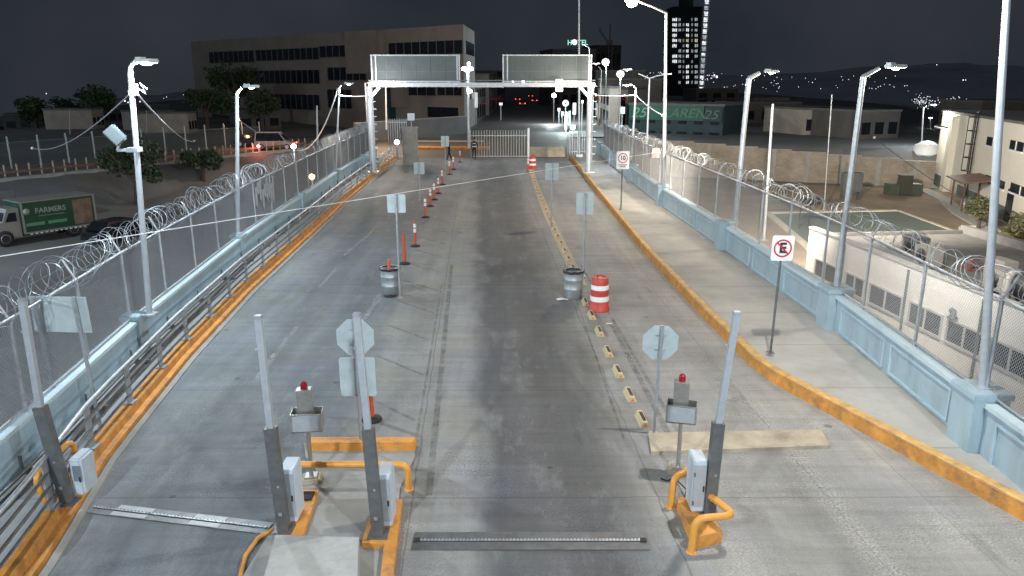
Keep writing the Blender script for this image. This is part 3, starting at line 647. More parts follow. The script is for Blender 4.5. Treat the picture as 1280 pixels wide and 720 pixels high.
lamp_pole('light_pole', 'light pole with a long slanted arm and glowing lamp over the right pavement', b, t, .11, .07, [P(815, 8, Y - .5), P(797, 1, Y - 1)], P(790, 1, Y - 1.2), 'lens_warm', hl=.7, hw=.3, power=2500, col=(1, .85, .68), lens_r=.29, m='galv')
jb = [o for o in C.objects if o.get('label', '').startswith('light pole with a long slanted arm')][0]; b = MB(); q_ = P(819, 191, 38.9) - jb.location; b.box(q_, (.42, .3, .5), bev=.02); b.build('junction_box', M['galv_dark'], jb)
b = G(955, 300, ZY); lamp_pole('utility_pole', 'white pole standing in the yard behind the third right light pole', b, P(966, 130, b.y), .09, .07, cat='pole', m='alu')
b = G(1030, 262, ZY); lamp_pole('utility_pole', 'thin grey pole in the yard between the court and the block wall', b, P(1040, 118, b.y), .05, .04, cat='pole', m='galv')
# far lamps on the right
def far_lamp(label, pb, pt_, Y, head, lens, power, col, arm=None, lr=.3, r=.09, hl=.7):
    return lamp_pole('street_lamp', label, P(*pb, Y), P(*pt_, Y), r, r * .7, [P(*a, Y) for a in (arm or [])], P(*head, Y), lens, hl=hl, hw=.35, power=power, col=col, lens_r=lr, foot=False, m='alu')
far_lamp('bright white curved street lamp at the far end of the right wall', (789, 200), (795, 116), 54, (784, 107), 'lens_cool', 1200, COOL, [(795, 110), (792, 107.5)], .10)
far_lamp('double-armed street lamp behind the long-armed right light pole', (808, 195), (812, 98), 60, (784, 87.5), 'lens_cool', 0, COOL, [(798, 92)], .08)
a_ = MB(); Y = 60; o0 = P(808, 195, Y); a_.tube([P(812, 98, Y) - o0, P(820, 95, Y) - o0, P(832, 93, Y) - o0], .05, 6); a_.box(P(834, 92.5, Y) - o0, (.7, .3, .1), bev=.03); a_.build('arm', M['alu'], [o for o in C.objects if o.get('label', '').startswith('double-armed')][0])
far_lamp('lilac glowing street lamp right of the mast, nearer of two', (774, 165), (776, 97), 78, (775.5, 92), 'lens_far', 1600, COOL, None, .42)
far_lamp('lilac glowing street lamp just right of the gantry panels', (757, 152), (758, 84), 92, (757, 77), 'lens_far', 2600, COOL, None, .48)
far_lamp('thin street lamp leaning over the gantry end', (749, 148), (752, 88), 70, (745, 80), 'lens_cool', 0, COOL, [(748, 83)], .05, .06)
far_lamp('white street lamp far off under the green illuminated rooftop sign', (738, 160), (737, 60), 120, (718, 52), 'lens_far', 3500, COOL, [(728, 55)], .42)
mast = thing('mast', 'very tall thin grey mast rising above the right gantry panel', 'mast', P(724, 196, 62)); b = MB(); b.tube([(0, 0, 0), P(724, -60, 62) - P(724, 196, 62)], [.1, .06], 8); b.build('pole', M['galv'], mast)
b = MB(); b.box((0, 0, .1), (.5, .5, .2), bev=.03); b.build('base_plate', M['galv'], mast)
# floodlight masts of the toll plaza behind the viewpoint
for x, y, aim, pw, lab in ((-6.0, -2.5, (-3.5, 16, 0), 5200, 'floodlight mast by the left kerb'), (6.6, -2.5, (4.5, 17, 0), 5600, 'floodlight mast by the right wall')):
    ft = thing('floodlight_mast', lab + ' lighting the toll lanes', 'floodlight', (x, y, 0)); b = MB(); b.tube([(0, 0, 0), (0, 0, 9.4)], [.1, .07], 8); b.build('pole', M['galv'], ft)
    for dx in (-.45, .45):
        b = MB(); b.box((dx, .22, 9.3), (.6, .22, .42), rx=R(-55), bev=.03); b.build('lamp_head', M['alu'], ft)
        b = MB(); b.box((dx, .30, 9.24), (.5, .02, .34), rx=R(-55)); b.build('lens', M['lens_cool'], ft)
    light('SPOT', 'flood', (x, y + .6, 9.0), pw, (.84, .93, 1), aim, .22, 118, .9)
# ------------------------------------------------------------------ SIGN GANTRY
YG = 53.0
gz = P(600, 106, YG).z
xl = P(461, 106, YG).x; xr = P(744, 106, YG).x
ga = thing('sign_gantry', 'steel gantry across the road carrying two grey sign panels seen from behind', 'gantry', (P(737, 150, YG).x, YG, 0)); o0 = Vector(ga.location)
def gp(name, mb, m): o = mb.build(name, m, ga); o.location = -o0; return o
b = MB(); b.box(((xl + xr) / 2, YG, gz), (xr - xl, .3, .28), bev=.02); gp('beam', b, M['galv'])
b = MB(); b.box(((xl + xr) / 2, YG - .05, gz + .28), (xr - xl, .08, .06)); gp('cable_tray', b, M['galv_dark'])
for px, zb in ((464, .3), (737, .3)):
    x = P(px, 160, YG).x; b = MB(); b.tube([(x, YG, zb), (x, YG, gz - .1)], [.24, .22], 12); b.box((x, YG, zb + .04), (.8, .8, .1)); b.bar((x, YG, gz - .9), (x + (.7 if px < 600 else -.7), YG, gz - .15), .2, .2)
    for q_ in range(11): b.bar((x + .2, YG - .1, zb + .8 + q_ * .5), (x + .42, YG - .1, zb + .8 + q_ * .5), .035, .035)
    gp('column', b, M['alu'])
for x0p, x1p in ((464.5, 574), (629, 739)):
    x0 = P(x0p, 85, YG).x; x1 = P(x1p, 85, YG).x; z0 = P(600, 102, YG).z; z1 = P(600, 69, YG).z
    b = MB(); b.box(((x0 + x1) / 2, YG + .2, (z0 + z1) / 2), (x1 - x0, .22, z1 - z0))
    nn = 6
    for k in range(1, nn): b.box((x0 + (x1 - x0) * k / nn, YG + .075, (z0 + z1) / 2), (.03, .03, z1 - z0 - .1), mi=1)
    b.box(((x0 + x1) / 2, YG + .078, z0 + (z1 - z0) * .38), (x1 - x0 - .2, .03, .03), mi=1)
    pn = gp('sign_panel', b, [M['sign_grey'], M['galv_dark']])
    b = MB()
    for x in (x0, x0 + .28, x1 - .14, x1): b.box((x, YG + .05, (z0 + z1) / 2), (.09, .1, z1 - z0 + .1))
    b.box(((x0 + x1) / 2, YG + .06, z1), (x1 - x0 + .1, .16, .07)); b.box(((x0 + x1) / 2, YG + .06, z0), (x1 - x0 + .1, .16, .07))
    gp('panel_frame', b, M['galv'])
    for k in range(4):
        x = x0 + (x1 - x0) * (k + .5) / 4; b = MB(); b.bar((x, YG, gz + .1), (x, YG, z0), .1, .1); gp('strut', b, M['galv'])
for px, py, s_ in ((699, 102.5, .36), (699, 111, .36), (654, 102, .14), (641, 102, .1), (492, 102, .1)):
    p = P(px, py, YG - .3); b = MB(); b.box(p, (s_ * 1.35, .12, s_), bev=.02); gp('floodlight', b, M['lens_soft'])
light('POINT', 'gantry_light', P(720, 112, YG - 1.5), 200, (1, .90, .76), size=.2)
light('POINT', 'gantry_light', P(480, 112, YG - 1.5), 110, (.85, .93, 1), size=.2)
# ------------------------------------------------------------------ GATE, BARRIERS AT THE FAR END
YT = 66.3
x0 = G(589, 197).x; x1 = G(659, 197).x
gt = thing('sliding_gate', 'white barred sliding gate standing across the road end', 'gate', (x0, YT, 0)); wgt = x1 - x0
n = 22
b = MB()
for k in range(n): b.bar((wgt * k / (n - 1), 0, .1), (wgt * k / (n - 1), 0, 2.35), .042, .042)
b.build('bars', M['gate_grey'], gt)
b = MB()
for z in (.15, 1.9): b.bar((0, .02, z), (wgt, .02, z), .06, .06)
b.build('gate_frame', M['gate_grey'], gt)
b = MB(); b.bar((wgt + .1, 0, 0), (wgt + .1, 0, 2.55), .16, .16); b.build('post', M['white_band'], gt)
pg = thing('pedestrian_gate', 'low barred steel gate between the mast and the gantry column', 'gate', (G(708, 196).x, YT, ZW)); 
wp = G(738, 196).x - G(708, 196).x
b = MB()
for k in range(11): b.bar((wp * k / 10, 0, .05), (wp * k / 10, 0, 1.85), .04, .04)
b.build('bars', M['galv'], pg); b = MB(); b.bar((0, .02, .3), (wp, .02, .3), .05, .05); b.bar((0, .02, 1.6), (wp, .02, 1.6), .05, .05); b.build('gate_frame', M['galv'], pg)
cb = MB(); xa = G(663, 200).x; xb = G(711, 200).x
cb.sweep([(xa, 67.4), (xb, 67.4)], [(.28, 0), (.22, .3), (.1, .85), (-.1, .85), (-.22, .3), (-.28, 0)]); tag(cb.build('concrete_barrier', M['conc_ramp']), 'long pale concrete barrier block right of the gate post', 'barrier')
p = G(513, 207); pr = thing('concrete_pier', 'grey concrete pier closing the end of the left railing', 'pier', p)
b = MB(); b.box((0, .3, 1.4), (1.15, .5, 2.9), bev=.03); b.build('shaft', M['conc'], pr); b = MB(); b.box((0, .3, 2.9), (1.3, .62, .14), bev=.02); b.build('cap', M['conc'], pr)
sg = thing('iron_gate', 'dark iron bar gate between the left fence and the concrete pier', 'gate', G(482, 200) + Vector((0, 2, 0)))
b = MB()
for k in range(9): b.bar((k * .2, 0, .1), (k * .2, 0, 3.3), .05, .05)
b.build('bars', M['galv'], sg); b = MB(); b.bar((0, .02, .4), (1.6, .02, .4), .06, .06); b.bar((0, .02, 3), (1.6, .02, 3), .06, .06); b.build('gate_frame', M['galv'], sg)
sp = thing('notice_sign', 'small pale square notice above the concrete pier', 'sign', (G(511, 200).x - .1, YT + 1.5, 0)); b = MB(); b.bar((0, 0, 0), (0, 0, 3.2), .05, .05); b.build('pole', M['galv'], sp); b = MB(); b.box((0, -.05, 3.4), (.62, .03, .62), bev=.01); b.build('panel', M['signwhite'], sp)
gl = thing('guide_light', 'small white guide light at the far end of the left handrail', 'light', G(497, 200, .3)); b = MB(); b.tube([(0, 0, 0), (0, 0, 1.25)], .05, 8); b.build('pole', M['galv'], gl); b = MB(); b.lathe([(.02, 1.25), (.17, 1.3), (.2, 1.42), (.12, 1.56), (.02, 1.6)], 14); b.build('lens', M['lens_lilac'], gl)
# solid sheeted fence carrying on at the far left
sf = thing('sheet_fence', 'grey vertical-sheet fence closing the far end of the left parapet', 'fence', (interp(WL, 58) - .5, 58, -.5))
b = MB(); sec = []
ya, yb = 47, 67
vs = []; n = 120
for i in range(n + 1):
    y = ya + (yb - ya) * i / n; o = .05 * (1 if (i // 2) % 2 else -1); vs += [(interp(WL, y) - .55 + o, y, -.5), (interp(WL, y) - .55 + o, y, 3.05)]
b.add(vs, [(2 * i, 2 * i + 2, 2 * i + 3, 2 * i + 1) for i in range(n)]); o = b.build('sheeting', M['conc'], sf); o.location = -Vector(sf.location)
# ------------------------------------------------------------------ DELINEATORS, BARRELS, DRUM
def delineator(label, loc, banded, h=1.12, tilt=0):
    r = thing('delineator_post', label, 'delineator', loc, random.uniform(0, 6), 'orange delineator posts between the left lanes')
    r.rotation_euler = (tilt, tilt * .6, random.uniform(0, 6))
    b = MB(); b.lathe([(.20, 0), (.205, .02), (.19, .045), (.08, .06), (.07, .09)], 18); b.build('base', M['rubber'], r)
    b = MB(); b.lathe([(.052, .06), (.055, .2), (.05, h - .12), (.043, h - .05), (.03, h)], 14); b.lathe([(.028, h), (.034, h + .015), (.034, h + .05), (.02, h + .06)], 10); b.build('post', M['orange_plastic'], r)
    if banded:
        for z in (h - .42, h - .22): b = MB(); b.lathe([(.058, z), (.058, z + .15)], 14); b.build('reflective_band', M['white_band'], r)
    return r
near = ['orange delineator post nearest the viewer, half hidden behind the rectangular sign panel', 'orange delineator post standing in front of the left rubbish barrel', 'plain orange delineator post just beyond the left rubbish barrel']
pix = [(465, 525), (488, 370), (506, 330), (519, 308), (532, 272), (538, 258), (543, 250), (548, 242), (553, 231), (562, 218), (567, 212), (575, 203)]
for i, (px, py) in enumerate(pix):
    lab = near[i] if i < 3 else f'white-banded orange delineator post, {ORD[i-2]} of the row beyond the plain orange post'
    delineator(lab, G(px, py), i >= 3, 1.12 if i < 3 else 1.0, random.uniform(-.02, .02))
delineator('white-topped orange delineator post in front of the far striped drum', G(660, 216), True, 1.1)
for o in C.objects:
    if o.get('label', '').startswith('white-topped'): del o['group']
def trash(label, loc, rz):
    r = thing('rubbish_barrel', label, 'barrel', loc, rz, 'steel rubbish barrels on the road')
    b = MB(); pr_ = [(.27, 0), (.285, .01), (.285, .28), (.295, .295), (.295, .315), (.285, .33), (.285, .57), (.295, .585), (.295, .605), (.285, .62), (.285, .86), (.295, .87), (.295, .885), (.272, .885), (.27, .5)]
    b.lathe(pr_, 28); b.build('drum', M['barrel'], r)
    b = MB(); ring = [((.298 + .005 * math.sin(k * 2.1)) * math.cos(k * math.pi / 14), (.298 + .005 * math.sin(k * 2.1)) * math.sin(k * math.pi / 14), .84 + .008 * math.sin(k * 1.7)) for k in range(28)]
    b.tube(ring, .042, 8, closed=True); b.lathe([(.26, .86), (.2, .6), (.05, .5)], 20); b.build('bag', M['black'], r)
    return r
trash('grey steel rubbish barrel lined with a black bag, left of the central lane', G(487, 369) + Vector((.02, .12, 0)), 0)
trash('grey steel rubbish barrel lined with a black bag, beside the striped drum', G(717, 374) + Vector((0, .2, 0)), 2)
def drum(label, loc):
    r = thing('traffic_drum', label, 'traffic drum', loc, 0, 'red and white traffic drums'); H = 1.02
    z = [0, .09, .30, .48, .69, .86, H]; rad = [.30, .275, .27, .262, .255, .245, .235]
    b = MB(); b.lathe([(.31, 0), (.31, .07), (.28, .09), (.275, .3), (.27, .3)], 26); b.build('base', M['drumred'], r)
    b = MB(); b.lathe([(.272, .3), (.272, .45)], 26); b.build('white_band', M['white_band'], r)
    b = MB(); b.lathe([(.266, .45), (.262, .64)], 26); b.build('red_band', M['drumred'], r)
    b = MB(); b.lathe([(.262, .64), (.258, .78)], 26); b.build('white_band', M['white_band'], r)
    b = MB(); b.lathe([(.254, .78), (.246, .97), (.21, 1.0), (.19, .97)], 26); b.build('red_band', M['drumred'], r)
    b = MB(); b.tube([(-.08, 0, .96), (-.08, 0, 1.05), (.08, 0, 1.05), (.08, 0, .96)], .022, 6); b.build('handle', M['drumred'], r)
    return r
d1 = drum('red and white striped traffic drum next to the right rubbish barrel', G(750, 390) + Vector((0, .22, 0)))
d2 = drum('smaller looking striped traffic drum far off by the gate post', G(664, 212) + Vector((.1, .2, 0)))
# ------------------------------------------------------------------ LANE DIVIDER BLOCKS
def block(label, loc, rz):
    r = thing('divider_block', label, 'lane divider', loc, rz, 'lane divider blocks along the right of the central lane'); L_ = .29
    b = MB(); b.sweep([(0, -L_), (0, L_)], [(.10, 0), (.05, .11), (-.05, .11), (-.10, 0)]); b.build('body', M['divider'], r)
    b = MB(); b.add([(-.035, -L_ + .08, .1145), (.035, -L_ + .08, .1145), (.035, L_ - .08, .1145), (-.035, L_ - .08, .1145)], [(0, 1, 2, 3)])
    b.add([(.102, -L_ + .1, .012), (.102, L_ - .1, .012), (.062, L_ - .1, .1), (.062, -L_ + .1, .1)], [(0, 1, 2, 3)]); b.build('worn_face', M['divider_dark'], r)
    b = MB(); b.plate([(-.05, .02), (.05, .02), (0, .09)], -L_ - .006, -L_ + .004); b.build('reflector', M['divider_orange'], r)
    return r
bp = [(806, 535), (790, 503), (775, 473), (762, 447), (751, 421), (741, 400), (733, 383)]
pts = [G(*q_) + Vector((0, .3, 0)) for q_ in bp]
far_tab = [(27.6, 2.12), (35.1, 1.83), (45.6, 1.55), (64.6, 1.3)]
y = 24.9
while y < 62: pts.append(Vector((interp(far_tab, y), y, 0))); y += 1.38
first = None
for i, p in enumerate(pts):
    nx_ = pts[min(i + 1, len(pts) - 1)]; pv_ = pts[max(0, i - 1)]; rz = math.atan2(-(nx_.x - pv_.x), nx_.y - pv_.y)
    lab = f'{ORD[i]} yellow divider block counting away from the right octagon sign' if i < 7 else (f'yellow divider block in the far row beyond the right rubbish barrel, {ORD[i-7]} from the barrel' if i - 7 < 26 else 'one of the last small divider blocks near the gate')
    if i == 0: first = block(lab, p, rz)
    else: dup(first, p, rz, lab)
kb = MB(); kb.sweep([(interp(far_tab, yy) + .02, yy) for yy in range(24, 64, 2)], [(-.2, -.01), (-.19, .03), (.19, .03), (.2, -.01)]); struct(kb.build('kerb', M['pale_kerb']))
# ------------------------------------------------------------------ SIGNS
def sign(name, label, base, lean=0, group=None, cat='road sign'):
    return thing(name, label, cat, base, lean, group)
def pole(root, h, r=.03, m='galv', x=0):
    b = MB(); b.tube([(x, 0, 0), (x, 0, h)], r, 8); b.box((x, 0, .008), (.16, .16, .016)); return b.build('pole', M[m], root)
def rrect(w_, h_, r=.05, n=4):
    p = []
    for cx, cz, a0 in ((w_ / 2 - r, h_ / 2 - r, 0), (-w_ / 2 + r, h_ / 2 - r, 90), (-w_ / 2 + r, -h_ / 2 + r, 180), (w_ / 2 - r, -h_ / 2 + r, 270)):
        for k in range(n + 1): a = R(a0 + 90 * k / n); p.append((cx + r * math.cos(a), cz + r * math.sin(a)))
    return p
def panel(root, poly, x, z, m, y=.035, t=.012, name='panel'):
    b = MB(); b.plate([(p[0] + x, p[1] + z) for p in poly], y, y + t); return b.build(name, m, root)
def channel(root, z, w_, h_):
    for dz in (-h_ * .28, h_ * .28): b = MB(); b.box((0, .027, z + dz), (min(.2, w_ * .4), .012, .03)); b.build('bracket', M['galv'], root)
for px, pb, pt_, pw, phh, twin, lab in (
    (500, 372, 243, .25, .56, True, 'twin-panel sign seen from behind, beside the left rubbish barrel'), (525, 250, 203, .27, .66, True, 'twin-panel sign seen from behind, second from the left rubbish barrel'), (557, 212, 170, .27, .78, True, 'bright twin-panel sign near the two dark figures'),
    (729, 345, 241, .58, .74, False, 'rectangular sign seen from behind, just beyond the right rubbish barrel'), (689, 285, 204, .60, .76, False, 'rectangular sign seen from behind, farther one left of the right kerb')):
    g = G(px, pb); h = P(px, pt_, g.y).z
    s = sign('lane_sign', lab, g, 0, 'lane signs seen from behind'); pole(s, h, .032)
    if twin:
        for sx in (-1, 1): panel(s, rrect(pw, phh), sx * (pw / 2 + .025), h - phh / 2, M['signback'])
        channel(s, h - phh / 2, pw * 2, phh)
    else: panel(s, rrect(pw, phh, .04), 0, h - phh / 2, M['signback']); channel(s, h - phh / 2, pw, phh)
octo = lambda r: [(r * math.cos(R(22.5 + 45 * k)), r * math.sin(R(22.5 + 45 * k))) for k in range(8)]
for (px, pb, pt_, under, lab) in ((452, 560, 400, True, 'octagonal sign seen from behind with a rectangular panel below it'), (817, 542, 408, False, 'octagonal sign seen from behind beside the right ticket machine')):
    g = G(px, pb); top = P(442 if under else 828, pt_, g.y); h = top.z
    s = sign('octagon_sign', lab, g, 0, 'octagonal signs seen from behind'); dxl = top.x - g.x; s.rotation_euler.y = math.atan2(dxl, h) * .9
    pole(s, h + .02, .03); panel(s, octo(.355), 0, h - .33, M['signback']); channel(s, h - .33, .6, .5)
    if under: panel(s, rrect(.64, .74, .04), 0, h - 1.08, M['signback'], name='lower_panel')
# no-parking sign, front towards the viewer
g = G(963, 441, .33); hN = P(980, 294, g.y); s = sign('no_parking_sign', 'white no-parking sign with a crossed-out E in a red ring', g)
s.rotation_euler.y = math.atan2(hN.x - g.x, hN.z - g.z) * .75
h = hN.z - g.z; pole(s, h, .03, 'galv_dark'); panel(s, rrect(.50, .58, .05), 0, h - .29, M['signwhite'], -.05)
def ring(root, z, r, w_, m, y, name): 
    b = MB(); n = 40; vs = []
    for k in range(n):
        a = 2 * math.pi * k / n
        for rr in (r, r - w_):
            for yy in (y, y + .006): vs.append((rr * math.cos(a), yy, z + rr * math.sin(a)))
    fs = []
    for k in range(n):
        a = k * 4; c_ = ((k + 1) % n) * 4
        fs += [(a, c_, c_ + 2, a + 2), (a + 1, a + 3, c_ + 3, c_ + 1), (a, a + 1, c_ + 1, c_), (a + 2, c_ + 2, c_ + 3, a + 3)]
    b.add(vs, fs); return b.build(name, m, root)
ring(s, h - .29, .205, .034, M['signred'], -.057, 'red_ring')
text('letter', 'E', .32, M['letter_black'], s, (0, -.056, h - .29), bold=.012, depth=.003)
b = MB(); b.bar((-.13, -.062, h - .29 + .13), (.13, -.062, h - .29 - .13), .034, .006, up=(0, 1, 0)); b.build('red_slash', M['signred'], s)
g = G(776, 262, ZW); h = P(777, 189, g.y).z - g.z; s = sign('speed_limit_sign', 'white speed limit sign showing 10 in a red ring', g); pole(s, h, .035, 'galv_dark')
panel(s, rrect(.62, .86, .04), 0, h - .43, M['signwhite'], -.06); ring(s, h - .33, .245, .045, M['signred'], -.067, 'red_ring'); text('number', '10', .27, M['letter_black'], s, (0, -.066, h - .33), bold=.01, depth=.003)
for k in range(2): b = MB(); b.box((0, -.063, h - .66 - k * .09), (.42 - k * .12, .006, .04)); b.build('text_line', M['letter_black'], s)
g = G(88, 535, ZL); s = sign('information_sign', 'wide grey sign panel seen from behind on two posts behind the left handrail', Vector((G(72, 540, ZL).x, g.y, ZL)))
x2 = G(108, 525, ZL).x + .0 - s.location.x
ht = P(75, 371, g.y).z - ZL; hb = P(75, 415, g.y).z - ZL
xa = P(38, 392, g.y).x - s.location.x; xb = P(110, 392, g.y).x - s.location.x
for xx in (xa + .1, xb - .22): b = MB(); b.bar((xx + .12, 0, 0), (xx, 0, ht), .06, .04); b.build('post', M['galv'], s)
b = MB(); b.plate([(xa, hb), (xb, hb - .03), (xb - .02, ht - .02), (xa, ht)], .04, .055); b.build('panel', M['signback'], s)
# ------------------------------------------------------------------ TOLL ISLAND
isl = MB()
def pix_poly(pp, z=0): return [(G(a, b_, z).x, G(a, b_, z).y) for a, b_ in pp]
il = thing('toll_island', 'concrete toll island with orange painted kerbs between the two near lanes', 'island', G(420, 640)); o0 = Vector(il.location)
def ip(name, mb, m): o = mb.build(name, m, il); o.location = -o0; return o
b = MB(); b.prism(pix_poly([(296, 735), (345, 655), (395, 590), (382, 572), (380, 556), (519, 556), (519, 572), (500, 612), (486, 735)]), -.01, .035); ip('slab', b, M['conc'])
b = MB(); b.prism(pix_poly([(344, 672), (350, 640), (378, 612), (398, 612), (379, 668), (372, 676)], .12), 0, .12); ip('kerb', b, M['island'])
b = MB(); b.prism(pix_poly([(452, 678), (464, 640), (478, 624), (503, 624), (496, 678), (490, 735), (474, 735), (480, 680)], .12), 0, .12); ip('kerb', b, M['island'])
b = MB(); p0 = G(383, 566); p1 = G(519, 566); b.box(((p0.x + p1.x) / 2, p0.y + .14, .095), (p1.x - p0.x, .28, .19), bev=.03); ip('end_kerb', b, M['island'])
b = MB(); b.tube([G(342, 662, .04), G(322, 673, .04), G(306, 695, .04), G(297, 735, .04)], .035, 7); ip('edge_pipe', b, M['island'])
b = MB(); c_ = G(382, 620, .13); b.box((c_.x, c_.y, .13), (.24, .26, .03), bev=.01); ip('cover_plate', b, M['rubber'])
# concrete pedestal at the bottom
pd = MB(); q = [(344, 668), (449, 671), (446, 760), (318, 760)]; zp = .34; pp = [(G(a, b_, zp).x, G(a, b_, zp).y) for a, b_ in q]
pd.prism(pp, .0, zp - .02); cx_ = sum(p[0] for p in pp) / 4; cy_ = sum(p[1] for p in pp) / 4
pd.prism([(cx_ + (p[0] - cx_) * .985, cy_ + (p[1] - cy_) * .985) for p in pp], zp - .02, zp)
tag(pd.build('concrete_plinth', M['conc_light']), 'pale stained concrete plinth at the bottom edge between the two left barriers', 'plinth')
# U-shaped protection pipes
def pipe(label, pts, r=.055):
    rt = thing('guard_pipe', label, 'guard rail', pts[0]); o0 = Vector(pts[0]); P_ = [Vector(p) - o0 for p in pts]
    out = [P_[0]]
    for i in range(1, len(P_) - 1):
        a, m_, c_ = P_[i - 1], P_[i], P_[i + 1]; d = min(.16, (m_ - a).length * .45, (c_ - m_).length * .45)
        s0 = m_ + (a - m_).normalized() * d; s1 = m_ + (c_ - m_).normalized() * d
        for k in range(5): t = k / 4; out.append(s0 * (1 - t) ** 2 + m_ * 2 * t * (1 - t) + s1 * t * t)
    out.append(P_[-1]); b = MB(); b.tube(out, r, 12); b.build('rail', M['pipe'], rt)
    for p in (P_[0], P_[-1]):
        b = MB(); b.lathe([(r * 1.45, 0), (r * 1.45, .012), (r * 1.05, .02)], 12, c=(p.x, p.y, max(p.z, 0))); b.build('flange', M['pipe'], rt)
    return rt
p0 = G(354, 612); p1 = G(511, 612); pipe('long orange guard pipe spanning the left toll island', [p0, p0 + Vector((0, 0, .46)), p1 + Vector((0, 0, .46)), p1])
p0 = G(838, 634); p1 = Vector((p0.x + .55, p0.y + .35, .12)); pipe('short orange guard pipe in front of the right barrier cabinet', [p0, p0 + Vector((.03, .02, .52)), p1 + Vector((0, 0, .42)), p1])
p0 = G(864, 690); a1 = p0 + Vector((.03, .03, .52)); a2 = p0 + Vector((.62, .12, .52)); a3 = p0 + Vector((.35, .75, .52))
pipe('orange guard pipe wrapped round the foot of the right barrier post', [p0, a1, a2, a3, Vector((a3.x, a3.y, .12))])
g0 = G(60, 632, .31); pipe('orange guard pipe behind the leftmost barrier post', [g0, g0 + Vector((-.1, -.05, .5)), g0 + Vector((.05, .75, .72)), g0 + Vector((.08, .78, 0))], .045)
# ------------------------------------------------------------------ BARRIER POSTS
def barrier(label, base, col_top, arm_top, cab, cw=.165, lean=1.0, cab_flip=1, window=False):
    base = Vector(base); ct_ = P(*col_top, base.y + .0) - base; at = P(*arm_top, base.y) - base
    r = thing('barrier_post', label, 'barrier', base, 0, 'lane barriers with raised arms')
    b = MB(); b.bar((0, 0, .02), ct_, cw, cw * .85, up=(0, 1, 0)); b.box((0, 0, .01), (cw * 1.7, cw * 1.6, .02)); b.build('column', M['galv_dark'], r)
    d = (at - ct_).normalized()
    b = MB(); b.bar(ct_ - d * .02, at, cw * .55, cw * .5, up=(0, 1, 0)); b.build('arm', M['alu'], r)
    b = MB(); b.box(at + Vector((0, 0, .02)), (cw * .62, cw * .62, .05), bev=.008); b.bar(ct_ + d * (at - ct_).length * .72, ct_ + d * (at - ct_).length * .72 + Vector((-.09 * cab_flip, 0, 0)), .03, .03); b.build('arm_cap', M['galv'], r)
    b = MB(); b.box(ct_ * .18 + Vector((0, -cw * .44, 0)), (.05, .012, .05)); b.box(ct_ * .45 + Vector((.02, -cw * .44, 0)), (.03, .012, .03)); b.build('bolt', M['galv'], r)
    x, y, w_, d_, h_ = cab
    b = MB(); b.box((x, y, h_ / 2 + .03), (w_, d_, h_), bev=.035 if window else .015); c = b.build('cabinet', M['cabinet'], r)
    b = MB()
    if window: b.box((x + .02, y - d_ / 2 - .003, h_ * .66), (w_ * .6, .012, h_ * .42), bev=.004)
    else: b.box((x, y - d_ / 2 - .003, h_ * .55), (w_ * .9, .012, h_ * .82), bev=.004)
    b.build('door', M['cab_glass'] if window else M['alu'], c)
    b = MB(); b.box((x + w_ * .3, y - d_ / 2 - .014, h_ * .5), (.022, .02, .09), bev=.004); b.build('latch', M['rubber'], c)
    for hz_ in (.22, .78): b = MB(); b.box((x - w_ * .42, y - d_ / 2 - .012, h_ * hz_), (.02, .016, .06)); b.build('hinge', M['galv_dark'], c)
    return r
barrier('raised-arm barrier post on the left side of the toll island', G(355, 662, .12), (338, 534), (323, 398), (.05, .36, .22, .42, .86))
barrier('raised-arm barrier post right on the toll island, before the octagonal sign', G(473, 668, .12), (460, 535), (446, 395), (.08, .36, .20, .42, .84))
gR = G(886, 642, .2)
barrier('raised-arm barrier post standing on the small orange block to the right', gR, (898, 528), (921, 393), (-.17, .20, .2, .4, .84))
barrier('raised-arm barrier post on the orange kerb beside the left handrail', G(85, 628, .30), (50, 508), (28, 377), (.10, .34, .2, .4, .62), window=True)
b = MB(); q = [(856, 640), (898, 636), (902, 668), (864, 684), (848, 642)]; q = [(846, 622), (872, 620), (903, 664), (868, 672)]
pp = [(G(a, b_, .2).x, G(a, b_, .2).y) for a, b_ in q]; b.prism(pp, 0, .2); tag(b.build('barrier_plinth', M['island']), 'small orange concrete block under the right barrier post', 'plinth')
# ------------------------------------------------------------------ TICKET MACHINES
def reader(label, base, rz, yaw_out):
    r = thing('ticket_machine', label, 'ticket machine', base, rz, 'stainless ticket machines with red domes')
    b = MB(); b.box((0, 0, .05), (.34, .3, .1), bev=.02); b.build('plinth', M['conc_ramp'], r)
    b = MB(); b.tube([(0, 0, .1), (0, 0, .98)], .035, 10); b.box((0, 0, .115), (.2, .2, .03)); b.build('pole', M['stainless'], r)
    b = MB(); b.box((0, .02, .97), (.50, .30, .02)); b.box((-.245, .02, 1.12), (.012, .30, .32)); b.box((.245, .02, 1.12), (.012, .30, .32)); b.box((0, -.124, 1.12), (.478, .012, .32)); b.box((0, .164, 1.12), (.478, .012, .32)); hd = b.build('hood', M['stainless'], r)
    b = MB(); b.box((0, -.135, 1.12), (.44, .014, .26)); b.build('face_plate', M['alu'], hd)
    b = MB(); b.box((-.02, .05, 1.32), (.25, .20, .68), bev=.01); b.build('box', M['stainless'], r)
    b = MB(); b.lathe([(.055, 1.66), (.058, 1.68), (.055, 1.71), (.058, 1.72), (.05, 1.76), (.03, 1.78), (.005, 1.785)], 16, c=(-.02, .05, 0)); b.build('warning_lamp', M['lamp_red'], r)
    return r
reader('stainless ticket machine with a red dome, on the left of the toll island', G(390, 602), R(8), 0)
reader('stainless ticket machine with a red dome, between the octagonal sign and right barrier', G(847, 590), R(-14), 0)
cbl = thing('loose_cable', 'black cable lying by the right orange block', 'cable', G(835, 600)); b = MB(); g = G(835, 600)
